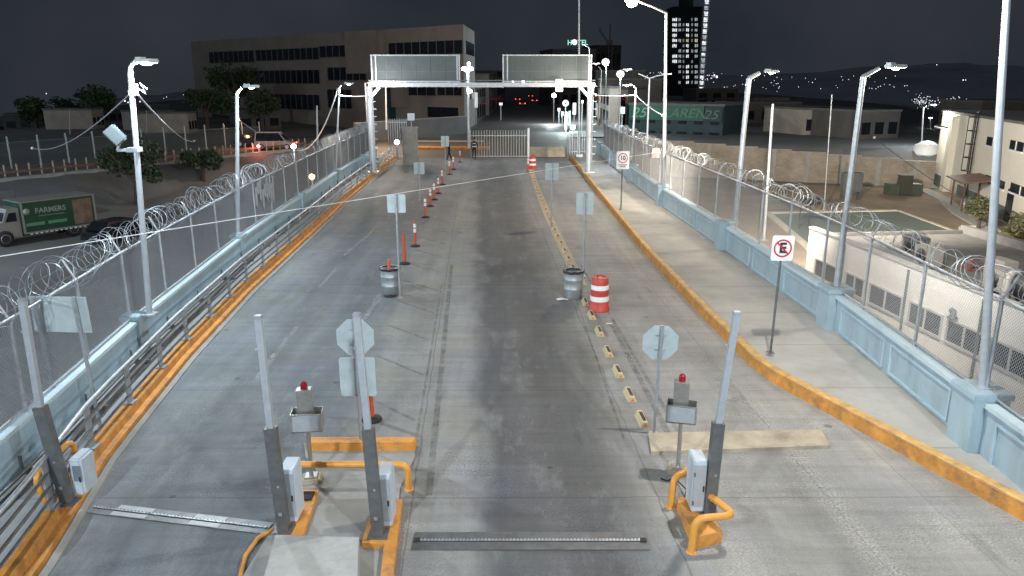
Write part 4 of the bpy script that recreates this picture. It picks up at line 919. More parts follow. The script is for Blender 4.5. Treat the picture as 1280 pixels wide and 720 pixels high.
b.tube([G(x, y, z) - g for x, y, z in ((826, 598, .01), (834, 601, .012), (842, 598, .02), (850, 604, .05), (858, 612, .12), (856, 622, .2))], .012, 6); b.build('cord', M['rubber'], cbl)
# ------------------------------------------------------------------ SPIKE STRIPS AND RAMP
a = G(514, 688); c_ = G(806, 666); sp = thing('spike_strip', 'dark steel traffic spike strip across the central lane', 'spike strip', (a.x, a.y, 0)); W_ = c_.x - a.x; D_ = c_.y - a.y
b = MB(); b.box((W_ / 2, D_ / 2, .006), (W_, D_, .018)); b.build('plate', M['galv_dark'], sp)
b = MB(); b.box((W_ / 2, D_ / 2, .016), (W_ - .1, .05, .012)); b.box((.06, D_ / 2, .02), (.09, .09, .03)); b.box((W_ - .06, D_ / 2, .02), (.09, .09, .03)); b.build('slot', M['rubber'], sp)
b = MB()
for k in range(62):
    x = .12 + (W_ - .24) * k / 61; b.add([(x - .02, D_ / 2 - .02, .02), (x + .02, D_ / 2 - .02, .02), (x + .014, D_ / 2 + .02, .038), (x - .014, D_ / 2 + .02, .038)], [(0, 1, 2, 3)])
b.box((W_ / 2, D_ / 2, .023), (W_ - .2, .02, .006)); b.build('teeth', M['galv'], sp)
a = G(108, 640); c_ = G(331, 667); d = Vector((c_.x - a.x, c_.y - a.y, 0)); sp = thing('spike_strip', 'worn steel spike strip with pale plates across the left lane', 'spike strip', (a.x, a.y, 0), math.atan2(d.y, d.x)); W_ = d.length
b = MB(); b.box((W_ / 2, .12, .008), (W_, .30, .018)); b.build('plate', M['galv_dark'], sp)
b = MB(); b.box((W_ / 2, .12, .018), (W_ - .06, .045, .012)); b.build('slot', M['rubber'], sp)
for x0, x1 in ((.42, 1.02), (1.75, 2.25)):
    for yy in (.03, .21): b = MB(); b.box(((x0 + x1) * W_ / 6, yy, .016), ((x1 - x0) * W_ / 3, .10, .012)); b.build('pale_plate', M['barrel_pale'], sp)
b = MB()
for k in range(48): x = .05 + (W_ - .1) * k / 47; b.box((x, .12, .03), (.025, .03, .014))
b.box((W_ / 2, .12, .024), (W_ - .08, .02, .006)); b.build('teeth', M['galv'], sp)
b = MB(); q = [G(814, 569), G(1037, 561), G(1026, 541), G(810, 545)]
b.prism([(p.x, p.y) for p in q], 0, .07); cxy = sum(((p) for p in q), Vector()) / 4
tag(b.build('concrete_sill', M['conc_ramp']), 'long pale worn concrete sill crossing the right lane behind the right barrier', 'concrete sill')
for lab, px, py, sz_ in (('crumpled pale paper scrap beside the right rubbish barrel', 703, 375, .16), ('small pale scrap lying between the right drum and the kerb blocks', 762, 406, .09)):
    b = MB(); g = G(px, py); n_ = 9; vs = [g + Vector((0, 0, .03))] + [g + Vector((math.cos(k * .698) * sz_ * random.uniform(.7, 1.3), math.sin(k * .698) * sz_ * random.uniform(.5, .9), random.uniform(.005, .05))) for k in range(n_)]
    b.add(vs, [(0, 1 + k, 1 + (k + 1) % n_) for k in range(n_)]); tag(b.build('paper_scrap', M['signwhite']), lab, 'litter')
# ------------------------------------------------------------------ PEOPLE
def person(label, loc, rz, pose, cap=True):
    r = thing('person', label, 'person', loc, rz)
    J, E_, rad = pose
    me = bpy.data.meshes.new('body'); me.from_pydata(J, E_, []); o = bpy.data.objects.new('body_rig', me); C.objects.link(o)
    md = o.modifiers.new('s', 'SKIN'); sv = me.skin_vertices[0].data
    for i, q_ in enumerate(rad): sv[i].radius = (q_, q_ * .85)
    sv[0].use_root = True; sd_ = o.modifiers.new('u', 'SUBSURF'); sd_.levels = 2; sd_.render_levels = 2
    bpy.context.view_layer.update()
    m2 = bpy.data.meshes.new_from_object(o.evaluated_get(bpy.context.evaluated_depsgraph_get())); bpy.data.objects.remove(o)
    m2.name = 'body'; m2.materials.clear()
    for m_ in ('cloth_navy', 'cloth_dark', 'skin', 'rubber'): m2.materials.append(M[m_])
    for p in m2.polygons:
        z = p.center.z; x = abs(p.center.x)
        p.material_index = 3 if z < .09 else 0 if z < .92 and x < .2 else 2 if z > 1.5 or (x > .22 and z < .86) else 1
        p.use_smooth = True
    b_ = bpy.data.objects.new('body', m2); C.objects.link(b_); b_.parent = r
    return r
def stand_pose(lean=0, step=.1, bend=0):
    J = [(0, 0, .95), (0, lean * .3, 1.15), (0, lean * .7, 1.38), (0, lean, 1.5), (0, lean + .02, 1.62), (0, lean + .03, 1.74),
         (-.1, step * .1, .9), (-.11, step * .6, .5), (-.11, step, .08), (-.11, step + .14, .04), (.1, -step * .1, .9), (.11, -step * .2, .5), (.12, -step, .08), (.12, -step + .14, .04),
         (-.19, lean * .75, 1.40), (-.25, lean * .5 - .05, 1.14), (-.26, lean * .5 + .08, .92), (-.26, lean * .5 + .12, .83), (.19, lean * .75, 1.40), (.25, lean * .5 + .02, 1.14), (.25, lean * .5 + .14 + bend, .95), (.25, lean * .5 + .18 + bend, .87)]
    E_ = [(0, 1), (1, 2), (2, 3), (3, 4), (4, 5), (0, 6), (6, 7), (7, 8), (8, 9), (0, 10), (10, 11), (11, 12), (12, 13), (2, 14), (14, 15), (15, 16), (16, 17), (2, 18), (18, 19), (19, 20), (20, 21)]
    rad = [.14, .14, .16, .06, .085, .08, .10, .07, .05, .045, .10, .07, .05, .045, .07, .05, .04, .04, .07, .05, .04, .04]
    return J, E_, rad
p1 = person('person in dark uniform with pale reflective strips, standing by the gate', G(593, 199), R(185), stand_pose(.03, .12))
b = MB(); b.lathe([(.165, 1.30), (.168, 1.36)], 14, c=(0, .02, 0)); b.lathe([(.172, 1.04), (.172, 1.12)], 14, c=(0, .01, 0)); b.build('reflective_band', M['white_band'], p1)
b = MB(); b.lathe([(.1, 1.7), (.105, 1.75), (.07, 1.82), (.02, 1.84)], 12, c=(0, .04, 0)); b.box((0, .14, 1.71), (.14, .1, .02)); b.build('cap', M['cloth_dark'], p1)
p2 = person('person in dark clothes striding beside the far delineator posts', G(562, 200), R(110), stand_pose(.16, .22, .1))
b = MB(); b.lathe([(.09, 1.68), (.1, 1.75), (.07, 1.82), (.02, 1.84)], 12, c=(0, .18, 0)); b.build('hair', M['black'], p2)
# ------------------------------------------------------------------ OVERHEAD CABLES
def cable(label, a, b_, sag, r, m='cable'):
    a = Vector(a); b_ = Vector(b_); rt = thing('overhead_cable', label, 'cable', a); mb = MB(); n = 24
    mb.tube([(b_ - a) * (k / n) + Vector((0, 0, -sag * 4 * (k / n) * (1 - k / n))) for k in range(n + 1)], r, 6); mb.build('strand', M[m], rt)
    for p in ((0, 0, 0), b_ - a): q_ = MB(); q_.box(p, (.09, .09, .12)); q_.build('clamp', M['galv'], rt)
    return rt
cable('white cable strung low across the whole bridge from the left fence', P(-60, 330, 9.0), P(824, 190, 38.9), .0, .0075)
cable('thin grey cable sloping down left from the floodlight pole', P(164, 116, 17.6), P(40, 185, 44), .5, .02, 'cable_dark')
cable('thin grey cable running right from the floodlight pole over the houses', P(168, 114, 17.6), P(243, 176, 60), .4, .025, 'cable_dark')
cable('pale cable sagging from the third left light pole behind the fence', P(422, 112, 48.5), P(372, 188, 52), 1.0, .035, 'cable')
cable('pale cable from the far white curved lamp to the long-armed pole', P(795, 119, 54), P(828, 144, 39), .1, .03, 'cable')
cable('pale cable from the far curved lamp to the gantry', P(795, 119, 54), P(745, 119, 53), .05, .03, 'cable')
cable('dark cable crossing the yard in front of the cream building', P(1093, 172, 45), P(1300, 300, 30), .3, .02, 'black')
cable('white cable running from the left gantry column to the third light pole', P(425, 119.5, 48.5), P(462, 119.5, 52.7), .05, .03, 'cable')
cable('thin white cable joining both halves of the sign gantry', P(574, 108, 52.6), P(629, 108.5, 52.6), .02, .03, 'cable')
# ------------------------------------------------------------------ FACADES
class Facade:
    """a vertical wall plane from a to b (plan), seen from the road side; s runs along it in metres"""
    def __init__(s, a, b):
        s.a = Vector((a[0], a[1], 0)); b = Vector((b[0], b[1], 0)); s.L = (b - s.a).length; s.d = (b - s.a) / s.L
        s.n = Vector((s.d.y, -s.d.x, 0))
        if s.n.dot(Vector((0, 0, 0)) - s.a) < 0: s.n = -s.n
    def sz(s, px, py):
        d = ray(px, py); o = Vector((0, 0, CAMH)); t = (s.a - o).dot(s.n) / d.dot(s.n); p = o + d * t
        return (p - s.a).dot(s.d), p.z
    def slab(s, mb, s0, s1, z0, z1, o0, o1, mi=0):
        vs = [s.a + s.d * q + s.n * o + Vector((0, 0, z)) for o in (o0, o1) for q, z in ((s0, z0), (s1, z0), (s1, z1), (s0, z1))]
        mb.add(vs, [(0, 1, 2, 3), (4, 7, 6, 5), (0, 4, 5, 1), (1, 5, 6, 2), (2, 6, 7, 3), (3, 7, 4, 0)], mi); return mb
    def px(s, mb, x0, y0, x1, y1, o0, o1, mi=0):
        s0, za = s.sz(x0, y1); s1, zb = s.sz(x1, y1); zt = s.sz((x0 + x1) / 2, y0)[1]; zl = s.sz((x0 + x1) / 2, y1)[1]
        return s.slab(mb, min(s0, s1), max(s0, s1), zl, zt, o0, o1, mi)
def root_at(name, label, cat, x, y, z, group=None): return thing(name, label, cat, (x, y, z), 0, group)
def part(name, mb, m, root): o = mb.build(name, m, root); o.location = -Vector(root.location); return o
# ---- big office building, left of the street end
c0 = P(581, 165, 104); e0 = P(250, 165, 150)
f1 = Facade((c0.x, c0.y), (e0.x, e0.y)); c1 = P(594.5, 165, 119); f2 = Facade((c0.x, c0.y), (c1.x, c1.y))
zt = f1.sz(578, 34)[1]
ob = root_at('office_building', 'large beige office building with dark window bands beyond the left gantry', 'building', c0.x, c0.y, 0)
b = MB(); bk = Vector((c1.x - c0.x, c1.y - c0.y)); fp_ = [(c0.x, c0.y), (e0.x, e0.y), (e0.x + bk.x, e0.y + bk.y), (c1.x, c1.y)]; b.prism(fp_, -4, zt); part('wall', b, M['beige'], ob)
b = MB(); b.prism(fp_, zt, zt + .35); part('parapet', b, M['beige'], ob)
for r_ in ((486, 52, 579, 68), (400, 57, 442, 71), (320, 61, 399, 75), (262, 64, 318, 78), (511, 108, 545, 119), (547, 108, 578, 119), (410, 84, 458, 100), (300, 88, 400, 104), (262, 90, 298, 106), (410, 112, 440, 135), (330, 118, 400, 136)):
    b = MB(); f1.px(b, *r_, .04, -.1); wn = part('window', b, M['dark_glass'], ob)
    b = MB(); sa_, _ = f1.sz(r_[0], (r_[1] + r_[3]) / 2); sb_, _ = f1.sz(r_[2], (r_[1] + r_[3]) / 2); z0_ = f1.sz((r_[0] + r_[2]) / 2, r_[3])[1]; z1_ = f1.sz((r_[0] + r_[2]) / 2, r_[1])[1]; sa_, sb_ = min(sa_, sb_), max(sa_, sb_); nb = max(2, int((sb_ - sa_) / 1.5))
    for k in range(nb + 1): f1.slab(b, sa_ + (sb_ - sa_) * k / nb - .05, sa_ + (sb_ - sa_) * k / nb + .05, z0_, z1_, .12, .042)
    f1.slab(b, sa_, sb_, z0_ - .12, z0_ - .002, .18, 0); o = b.build('frame', M['roof_grey'], wn)
b = MB(); f1.px(b, 535, 134, 573, 147, .05, -.1); part('garage_opening', b, M['dark_glass'], ob)
for r_ in ((582.5, 53, 592.5, 69), (583, 112, 592, 124)):
    b = MB(); f2.px(b, *r_, .04, -.1); part('window', b, M['dark_glass'], ob)
b = MB(); f1.px(b, 442, 39, 476, 92, 1.4, -.1); f1.px(b, 476, 39, 486, 150, .5, -.1); part('stair_tower', b, M['beige'], ob)
b = MB(); f1.px(b, 495, 108, 510, 134, .9, 0); part('canopy_block', b, M['beige'], ob)
b = MB(); f1.px(b, 486, 108, 495, 150, .06, -.1); part('glazed_strip', b, mat('teal_glass', (.02, .06, .07), .15), ob)
for (px, py) in ((441.3, 78),): 
    b = MB(); p = P(px, py, 120); b.box(p, (.5, .3, .5), bev=.05); part('wall_lamp', b, M['lens_cool'], ob)
wl = root_at('boundary_wall', 'low grey wall in front of the office building across the end of the road', 'wall', -12, 92, 0)
b = MB(); a = P(520, 178, 86); c_ = P(592, 160, 100); fw = Facade((a.x - 6, a.y - 3), (c_.x - .4, c_.y)); fw.slab(b, 0, fw.L, -.5, 2.0, 0, -.3); part('wall_body', b, mat('painted_wall', (.13, .13, .14), .9, 0, .15, .5, world=True), wl)
b = MB(); fw.slab(b, 0, fw.L, 2.0, 2.1, .05, -.35); part('coping', b, M['conc'], wl)
# lamp cluster pole beside the right end of the left panel
lp = P(585, 150, 64); root = thing('lamp_cluster_pole', 'pole with a cluster of lilac floodlights right of the left gantry panel', 'street light', P(586, 170, 64))
b = MB(); b.tube([(0, 0, -1), (0, 0, P(586, 84, 64).z - P(586, 170, 64).z)], [.14, .1], 8); b.build('pole', M['galv'], root)
for px, py, s_ in ((580.5, 86, .34), (584, 87, .34), (588, 86, .34), (586, 80, .18), (587, 114, .3)):
    b = MB(); b.lathe([(.02, -.14), (s_ * .6, -.1), (s_ * .7, .06), (s_ * .3, .14)], 10, c=P(px, py, 63.8) - root.location); b.build('lamp', M['lens_lilac'], root)
light('POINT', 'cluster_light', P(585, 87, 63.4), 700, COOL, size=.2)
# ---- shops and dark buildings along the street
def shop(label, x0, y0, x1, y1, h, m, win=None, name='shop_building', cat='building', depth=9, wins=3, group=None, lit=None, base=0):
    f = Facade((x0, y0), (x1, y1)); r = root_at(name, label, cat, x0, y0, base, group)
    b = MB(); f.slab(b, 0, f.L, base - 1, base + h, 0, -depth); part('wall', b, M[m], r)
    b = MB(); f.slab(b, -.1, f.L + .1, base + h, base + h + .25, .12, -depth - .1); part('roof', b, M['roof_grey'], r)
    for k in range(wins):
        b = MB(); w_ = f.L / wins; f.slab(b, w_ * k + w_ * .18, w_ * (k + 1) - w_ * .18, base + .5, base + min(h * .62, 2.7), .03, -.05); part('window', b, M[(lit or 'dark_glass')], r)
        if h > 5:
            b = MB(); f.slab(b, w_ * k + w_ * .22, w_ * (k + 1) - w_ * .22, base + h * .62, base + h * .84, .03, -.05); part('window', b, M['dark_glass'], r)
    return r, f
shop('dark low shop left of the street, nearest beyond the office building', -5.6, 124, -4.8, 142, 6, 'dark_house', wins=4)
shop('brownish shop left of the street, in the middle of the row', -4.4, 150, -3.8, 180, 7.5, 'beige', wins=4)
shop('grey shop left of the street at the far end', -3.6, 190, -2.2, 250, 8.5, 'dark_house', wins=5)
shop('yellowish shop right of the street beside the gantry column', 12.2, 98, 12.6, 112, 5.5, 'pale_house', wins=3, depth=1.2)
rs, fs_ = shop('shop right of the street with glowing green neon strips', 13.4, 118, 15.0, 140, 6.5, 'dark_house', wins=4, lit='win_lit2')
shop('dark shop right of the street beyond the neon shop', 15.5, 146, 18.2, 185, 8, 'dark_house', wins=4)
rh, fh = shop('dark tall block behind the right gantry panel, under the rooftop letters', P(690, 100, 205).x, 205, P(745, 100, 205).x, 207, P(700, 62, 205).z, 'dark_house', wins=5, depth=16)
tp = P(722, 53.5, 204); rs_ = thing('rooftop_sign', 'green lit rooftop letters on the dark tall block', 'sign', (tp.x, tp.y, P(722, 62, 204).z))
text('letters', 'HOTEL', 1.75, M['neon_g'], rs_, (0, 0, tp.z - rs_.location.z), depth=.05, sx=.95, bold=.03)
b = MB()
for dx in (-2.4, 0, 2.4): b.bar((dx, .3, -.1), (dx, .3, 1.2), .1, .1)
b.build('frame', M['black'], rs_)
def stand(label, px, py, Y, wpx, hpx, m, name='street_sign', shape='rect', pole_px=None):
    c_ = P(px, py, Y); s_ = Y / F; r = thing(name, label, 'sign', (c_.x, Y, 0)); b = MB(); zz = c_.z
    if shape == 'ring': b.tube([(math.cos(a * math.pi / 12) * wpx * s_ / 2, 0, zz + math.sin(a * math.pi / 12) * wpx * s_ / 2) for a in range(24)], .16, 6, closed=True)
    else: b.box((0, 0, zz), (wpx * s_, .18, hpx * s_), bev=.03)
    b.build('panel', M[m], r); b = MB(); b.bar((0, .1, 0), (0, .1, zz - hpx * s_ / 2), .12, .12); b.build('pole', M['galv'], r); return r
stand('white glowing ring sign on a post among the shops', 707, 129, 105, 5, 5, 'neon_w', shape='ring')
stand('vertical green neon strip nearest the kerb, below the ring sign', 707.5, 151, 100, 2.2, 22, 'neon_g')
stand('vertical green neon strip closest to the shop front', 712, 148, 106, 2.2, 18, 'neon_g')
stand('white lit sign box low by the shop entrance', 716, 159, 100, 6, 5, 'neon_w')
stand('tall pale vertical sign board on the pavement', 718, 136, 112, 4, 14, 'neon_w')
stand('pink lit square sign left of the ring sign', 699, 137, 118, 3, 4, 'neon_p')
stand('white lit square sign on the pavement below the pink sign', 703, 142, 112, 3, 5, 'neon_w')
stand('pinkish lit sign left of the street above the gate', 626, 130, 130, 4, 3, 'neon_p')
stand('tall white lit sign against the left shop', 595, 125, 118, 4, 18, 'win_lit2')
stand('orange-red small lit sign beside the gantry column', 728, 127, 98, 2, 3, 'lens_orange')
light('POINT', 'shop_light', P(706, 150, 99), 900, (.7, 1, .92), size=.4)
light('POINT', 'shop_light', P(690, 143, 118), 1500, (.85, .97, 1), size=.4)
tl = thing('street_lamp', 'slim street lamp with a white globe left of the neon signs', 'street light', P(692, 148, 112)); b = MB(); b.tube([(0, 0, -.5), (0, 0, 3)], .08, 7); b.build('pole', M['galv'], tl); b = MB(); b.lathe([(.02, 2.9), (.25, 3), (.3, 3.25), (.15, 3.5)], 10); b.build('lens', M['lens_cool'], tl)
# ---- cars on the street
def car(label, loc, rz, paint='carpaint', van=False, lights='tail'):
    r = thing('parked_car' if not van else 'parked_van', label, 'car' if not van else 'van', loc, rz); Lh, Wd = 2.15, .88; ht = 1.9 if van else 1.42
    b = MB()
    low = [(-Lh, .32), (-Lh + .05, .78), (-1.5, .86), (1.0, .92), (Lh - .1, .86), (Lh, .35)]
    top = [(-1.35, .86), (-.55, ht), (1.25 if not van else 1.9, ht), (1.75 if not van else 2.05, .9)]
    vs = [(sx * Wd, p[0], p[1]) for sx in (-1, 1) for p in low]; n = len(low)
    b.add(vs, [tuple(range(n)), tuple(reversed(range(n, 2 * n)))] + [(i, n + i, n + (i + 1) % n, (i + 1) % n) for i in range(n)])
    vs = [(sx * (Wd - (.05 if p[1] < 1 else .2)), p[0], p[1]) for sx in (-1, 1) for p in top]; n = 4
    b.add(vs, [tuple(range(n)), tuple(reversed(range(n, 2 * n)))] + [(i, n + i, n + (i + 1) % n, (i + 1) % n) for i in range(n)]); b.build('body', M[paint], r)
    b = MB()
    for sx in (-1, 1):
        p_ = [(-1.15, .96), (-.55, ht - .1), (1.15 if not van else 1.8, ht - .1), (1.55 if not van else 1.9, .96)]; x_ = [(Wd - .035), (Wd - .185), (Wd - .185), (Wd - .035)]
        b.add([(sx * (x + .006), p[0], p[1]) for x, p in zip(x_, p_)], [(0, 1, 2, 3)])
    b.add([(-.68, 1.3 if not van else 1.93, ht - .08), (.68, 1.3 if not van else 1.93, ht - .08), (.8, 1.755 if not van else 2.06, .96), (-.8, 1.755 if not van else 2.06, .96)], [(0, 1, 2, 3)])
    b.add([(-.68, -.60, ht - .08), (.68, -.60, ht - .08), (.8, -1.31, .96), (-.8, -1.31, .96)], [(0, 1, 2, 3)]); b.build('glass', M['dark_glass'], r)
    for sx in (-1, 1):
        for y in (-1.35, 1.35):
            b = MB(); b.lathe([(.2, -.1), (.31, -.1), (.33, -.06), (.33, .06), (.31, .1), (.2, .1)], 14, c=(sx * .8, y, .33), ax=(1, 0, 0)); wh = b.build('wheel', M['rubber'], r)
            b = MB(); b.lathe([(.2, -.105), (.2, .105)], 12, c=(sx * .8, y, .33), ax=(1, 0, 0)); b.build('rim', M['galv'], wh)
        y = -Lh + .02
        b = MB(); b.box((sx * .66, y - .02, .68), (.3, .06, .16), bev=.015); b.build('tail_light', M['tail'], r)
        b = MB(); b.box((sx * .62, Lh - .03, .66), (.32, .08, .15), bev=.015); b.build('headlight', M['head'] if lights == 'head' else M['dark_glass'], r)
    return r
def carT(label, px, py, Yd, rz, **kw): p = P(px, py, Yd); return car(label, (p.x, Yd, -.01 if abs(p.x) < 14 else T(p.x, Yd) + .02), rz, **kw)
carT('dark car with red tail lights nearest on the street beyond the gate', 653, 130, 205, 0)
carT('red car with bright tail lights ahead on the left of the street', 647, 122, 250, 0, paint='carpaint_red')
carT('small dark car with red tail lights right of the two others', 668, 126, 235, 0)
carT('far dark car with red tail lights, deepest on the street', 663, 122, 300, 0)
# ---- construction tower with lit floors
YTW = 420
tw = root_at('tower_block', 'tall dark tower under construction with columns of lit windows', 'tower', P(862, 100, YTW).x, YTW, -20)
x0 = P(839, 50, YTW).x; x1 = P(876, 50, YTW).x; ztw = P(860, 8, YTW).z
b = MB(); b.box(((x0 + x1) / 2, YTW + 9, (ztw - 25) / 2), (x1 - x0, 18, ztw + 25)); part('body', b, mat('tower_concrete', (.045, .045, .05), .9, 0, .2, .05, world=True), tw)
b = MB(); b.box((P(862, 0, YTW).x, YTW + 8, ztw + 6), (6.5, 6, 12)); part('core', b, mat('core_concrete', (.05, .05, .05), .9), tw)
rr = random.Random(4)
for k in range(13):
    py = 24.5 + k * 6.55
    for (xa, xb, kind) in ((840.3, 846.5, 0), (848, 851.5, 1), (853.4, 855.8, 1), (857.5, 861.3, 2), (864, 866.4, 1), (868.3, 872.5, 3)):
        if kind == 0 and (k in (6, 9, 10, 11, 12)): continue
        if kind == 1 and rr.random() < .2: continue
        if kind == 2 and k in (0, 8): continue
        if kind == 3 and rr.random() < .2: continue
        a = P(xa, py - 2.1, YTW); c_ = P(xb - rr.uniform(0, .8), py + 1.9, YTW); b = MB()
        np_ = 3 if kind == 0 else 2
        for q_ in range(np_): b.box((a.x + (c_.x - a.x) * (q_ + .5) / np_, YTW - .1, (a.z + c_.z) / 2 + rr.uniform(-.1, .1)), ((c_.x - a.x) / np_ - .32, .3, (a.z - c_.z) * rr.uniform(.75, 1)))
        wd = part('window', b, M[('win_lit', 'win_lit2', 'win_lit', 'win_lit2')[kind]] if not (kind > 1 and k == 4) else M['win_yel'], tw)
for (xa, xb, py) in ((850, 854, 15), (865, 872, 15)):
    a = P(xa, py - 2, YTW); c_ = P(xb, py + 2, YTW); b = MB(); b.box(((a.x + c_.x) / 2, YTW + 1, (a.z + c_.z) / 2), (c_.x - a.x, .3, a.z - c_.z)); part('window', b, M['win_lit2'], tw)
hs = root_at('hoist_mast', 'tall lit lattice hoist rising on the right edge of the dark tower', 'hoist', P(880, 100, YTW).x, YTW, -20)
hx0 = P(877, 50, YTW).x; hx1 = P(883.5, 50, YTW).x; zz = -18
b = MB(); lits = []
ztop = P(880, -40, YTW).z
for x in (hx0, hx1): b.bar((x, YTW - 1, -20), (x, YTW - 1, ztop), .28, .28)
z = -10; k = 0
while z < ztop - 3:
    b.bar((hx0 if k % 2 else hx1, YTW - 1, z), (hx1 if k % 2 else hx0, YTW - 1, z + 2.9), .2, .2); b.bar((hx0, YTW - 1, z), (hx1, YTW - 1, z), .2, .2); z += 2.9; k += 1
part('lattice', b, M['white_band'], hs)
z = -8
while z < ztop - 3:
    b = MB(); b.box(((hx0 + hx1) / 2, YTW + .3, z + 1.4), ((hx1 - hx0) * .8, .2, 1.9 + rr.uniform(-.5, .4))); part('lit_panel', b, M['win_lit' if rr.random() > .35 else 'win_lit2'], hs); z += 2.9
# crane
cr = root_at('tower_crane', 'faint grey construction crane behind the far lamps', 'crane', P(762, 100, 300).x, 300, -2); b = MB()
px_ = P(762, 100, 300).x; zt_ = P(762, 56, 300).z
for dx in (-.7, .7): b.bar((px_ + dx, 300, -2), (px_ + dx, 300, zt_), .3, .3)
for k in range(12): b.bar((px_ - .7, 300, zt_ - 3 - k * 1.8), (px_ + .7, 300, zt_ - 1.2 - k * 1.8), .18, .18)
part('mast', b, M['conc'], cr)
b = MB(); j0 = P(762, 56, 300); b.bar(j0, P(749, 37, 300), .6, .6); b.bar(j0, P(763, 30, 300), .5, .5); b.bar(P(749, 37, 300), P(752, 34, 300), .3, .3); part('jib', b, M['conc'], cr)
b = MB(); b.box(P(762, 53, 300), (2.2, 2, 2), bev=.2); part('cab', b, M['conc'], cr)
shop('dim grey block behind the crane and the far lamps', P(744, 100, 320).x, 320, P(776, 100, 320).x, 322, P(760, 57, 320).z, 'dark_house', wins=5, depth=20)
# ---- green shop buildings behind the block wall on the right
gy = 100
r_, f_ = shop('long dark shop with a green fascia and tilted letters behind the block wall', P(786, 140, gy).x, gy, P(905, 140, gy - 6).x, gy - 6, P(800, 131, gy).z + 2.4, 'teal_wall', wins=6, base=-2.4)
b = MB(); f_.px(b, 787, 132, 880, 150, .25, 0); part('fascia', b, M['green_fascia'], r_)
b = MB(); f_.px(b, 881, 135, 903, 152, .3, 0); part('end_panel', b, M['teal_wall'], r_)
s_, z_ = f_.sz(856, 142); p = f_.a + f_.d * s_ + f_.n * .28
o = text('fascia_letters', 'LAREN', 1.55, M['letter_dim'], r_, p - Vector(r_.location) + Vector((0, 0, z_)) - Vector((0, 0, 0)), rot=(math.pi / 2, 0, math.atan2(f_.d.y, f_.d.x)), shear=.25, depth=.02, sx=1.15); o.location.z = z_ - r_.location.z
s_, z_ = f_.sz(799, 141); p = f_.a + f_.d * s_ + f_.n * .28
o = text('fascia_letters', '25', 1.7, M['neon_g'], r_, p - Vector(r_.location), rot=(math.pi / 2, 0, math.atan2(f_.d.y, f_.d.x)), shear=.3, depth=.02, sx=1.2); o.location.z = z_ - r_.location.z; o.data.materials[0] = mat('fascia_glow', (.16, .34, .26), .6, emit=(.2, .9, .6), es=.05)
s_, z_ = f_.sz(889, 144); p = f_.a + f_.d * s_ + f_.n * .33
o = text('fascia_letters', '25', 1.5, M['letter_dim'], r_, p - Vector(r_.location), rot=(math.pi / 2, 0, math.atan2(f_.d.y, f_.d.x)), shear=.3, depth=.02, sx=1.2); o.location.z = z_ - r_.location.z
r_, f_ = shop('pale shop with dull red letters between the gantry column and the green fascia', P(747, 140, 112).x, 112, P(784, 140, 110).x, 110, P(760, 112, 112).z + .6, 'pale_house', wins=3, base=-.6)
s_, z_ = f_.sz(762, 123); p = f_.a + f_.d * s_ + f_.n * .04
o = text('wall_letters', 'FARMACIAS', 1.0, M['letter_red'], r_, p - Vector(r_.location), rot=(math.pi / 2, 0, math.atan2(f_.d.y, f_.d.x)), depth=.02, bold=.02); o.location.z = z_ - r_.location.z
stand('teal round-cornered lit sign left of the green fascia', 778, 138, 96, 6, 8, 'neon_g')
# houses further right behind the block wall and beyond
for lab, px0, px1, Yh, top, m_ in (('dark brown house behind the block wall, left of the white tank', 1075, 1125, 88, 164, 'dark_house'), ('dim wide building with a pale roof under the tower', 868, 920, 190, 112, 'dark_house'), ('dark house on the far right behind the cream building', 1225, 1300, 110, 128, 'dark_house'), ('dim low house behind the block wall beneath the thick white pole', 920, 1000, 125, 148, 'dark_house'), ('grey shed behind the block wall near its right end', 1005, 1060, 95, 168, 'pale_house'), ('dim pale house far right of the tower', 940, 985, 230, 122, 'pale_house')):
    a = P(px0, 150, Yh); c_ = P(px1, 150, Yh + 2); shop(lab, a.x, Yh, c_.x, Yh + 2, max(3, P((px0 + px1) / 2, top, Yh).z - T(a.x, Yh)), m_, wins=3, name='house', cat='house', base=T(a.x, Yh), depth=8)
# ---- block wall round the yard
a = G(748, 216, ZY); c_ = G(1166, 235, ZY); bw = Facade((9.3, a.y), (c_.x, c_.y))
bwr = root_at('block_wall', 'long tan concrete block wall at the back of the yard', 'wall', 9.3, a.y + 2, ZY)
hB = lambda k: 3.65 - .16 * k
b = MB()
for k in range(10): bw.slab(b, bw.L * k / 10, bw.L * (k + 1) / 10, ZY - .2, ZY + hB(k), 0, -.25)
part('wall_body', b, M['block'], bwr)
for k in range(10): b = MB(); s_ = bw.L * (k + .5) / 10; bw.slab(b, s_ - .2, s_ + .2, ZY - .2, ZY + hB(k) + .06, .12, 0); part('pier', b, M['conc'], bwr)
for k in range(10): b = MB(); bw.slab(b, bw.L * k / 10 + .004, bw.L * (k + 1) / 10 - .004, ZY + hB(k), ZY + hB(k) + .09, .06, -.3); part('coping', b, M['conc'], bwr)
